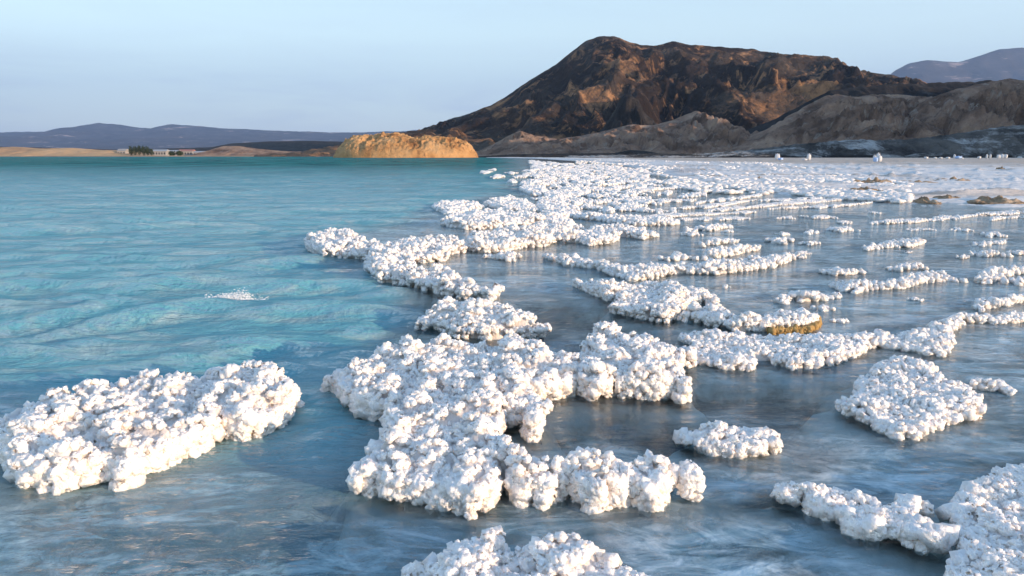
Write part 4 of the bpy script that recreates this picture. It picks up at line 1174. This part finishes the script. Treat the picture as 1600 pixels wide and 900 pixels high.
def tree(u, vtop, w_px, D, label, seed):
    x, zt = upright(u, vtop, D)
    h, w = float(zt) - 0.5, w_px * D / F
    r2 = np.random.default_rng(seed)
    root = bpy.data.objects.new('tree', None)
    COL.objects.link(root)
    root.location = (float(x), D, 0.5)
    tag(root, label, 'tree', 'trees of the grove on the far shore')
    ring = [(math.cos(a) * r, math.sin(a) * r, z) for r, z in ((0.35, -1), (0.22, h * .35), (0.08, h * .8)) for a in np.linspace(0, 2 * math.pi, 7)[:-1]]
    tf = [(i + 6 * k, (i + 1) % 6 + 6 * k, (i + 1) % 6 + 6 * k + 6, i + 6 * k + 6) for k in range(2) for i in range(6)]
    mesh_obj('trunk', np.array(ring), tf, M_TRUNK, root)
    n = 520
    d = r2.normal(size=(n, 3))
    d /= np.linalg.norm(d, axis=1)[:, None]
    c = d * r2.uniform(0.45, 1.0, (n, 1)) * (w * .5, w * .5, h * .48) + (0, 0, h * .54)
    a, b = r2.normal(size=(n, 3)), r2.normal(size=(n, 3))
    s = w * 0.16
    V = np.stack([c + a * s * .5, c - a * s * .5 + b * s * .3, c + b * s * .6], 1).reshape(-1, 3)
    mesh_obj('crown', V, np.arange(n * 3).reshape(-1, 3), M_LEAF, root)


for k, (u, vt, w, lab) in enumerate(((203.5, 227.5, 7, 'darkest tree at the left end of the shore grove'), (210, 228, 7, 'second tree from the left in the shore grove'),
                                      (216.5, 227.2, 7, 'middle tree of the shore grove'), (223, 227.5, 7, 'second tree from the right in the shore grove'),
                                      (229.5, 228.5, 7, 'tree at the right end of the shore grove'), (236, 232, 6, 'low bush like tree just right of the shore grove'),
                                      (268, 236.5, 9, 'low wide tree before the short shed on the far shore'), (280, 236, 10, 'low wide tree before the shed with the red roof'))):
    tree(u, vt, w, 925, lab, 400 + k)


# ------------------------------------------------------------------ foam: the small breaking wave and a few whitecaps
def splash(u, v, w_px, h_px, n, label, seed):
    x, y = ground(u, v, 0.05)
    x, y = float(x), float(y)
    d = math.hypot(x, y)
    w, h = w_px * d / F, h_px * d / F
    r2 = np.random.default_rng(seed)
    Vs, Fs, off = [], [], 0
    iv, jf = ico(0)
    for i in range(n):
        a = float(np.clip(r2.normal(0, 0.27), -0.5, 0.5))
        px_, py_ = a * w, (r2.normal(0, 0.5) + 0.35 * math.sin(a * 9 + seed)) * h
        zz = abs(r2.normal(0, 0.17)) * h * math.exp(-(a / 0.25) ** 2) * (0.4 + vnoise(np.array([a * 26]), np.array([0.5]), seed)[0])
        s = h * r2.uniform(0.006, 0.024) * (1.2 - 0.6 * min(1, zz / h))
        base = float(wave_z(x + px_, y + py_)[0])
        Vs.append(iv * (s * r2.uniform(1.2, 3.6), s * 1.4, s * r2.uniform(0.4, 1.0)) + (px_, py_, base + zz))
        Fs.append(jf + off)
        off += len(iv)
    ob = mesh_obj('foam', np.concatenate(Vs), np.concatenate(Fs), M_FOAM, smooth=True)
    ob.location = (x, y, 0.0)
    tag(ob, label, 'foam', kind='stuff')


splash(362, 458, 92, 24, 1500, 'white splash of a small breaking wave in the open lake', 1)
splash(490, 303, 50, 5, 160, 'thin whitecap far out in the lake', 2)
splash(400, 297, 16, 4, 60, 'tiny whitecap left of the thin far one', 3)
splash(675, 296, 22, 4, 70, 'faint whitecap near the crowded salt field', 4)
splash(640, 328, 26, 5, 50, 'glinting crest left of the rounded salt island', 5)
splash(618, 347, 40, 6, 70, 'sparkle of the wavelet hitting the long lumpy bank', 6)
splash(545, 413, 60, 6, 90, 'sparkling foam below the zigzag bank', 7)

# ------------------------------------------------------------------ haze
HZ = 3.4e-5
m, t, out = new_mat('haze_air')
pv = N(t, 'ShaderNodeVolumePrincipled', inp={'Color': (0.45, 0.63, 1.0, 1), 'Density': HZ, 'Anisotropy': 0.1})
t.links.new(pv.outputs[0], out.inputs['Volume'])
v, f = box(-30000, 30000, -2500, 27000, -4.0, 2900)
tag(mesh_obj('haze', v, f, m), kind='stuff')
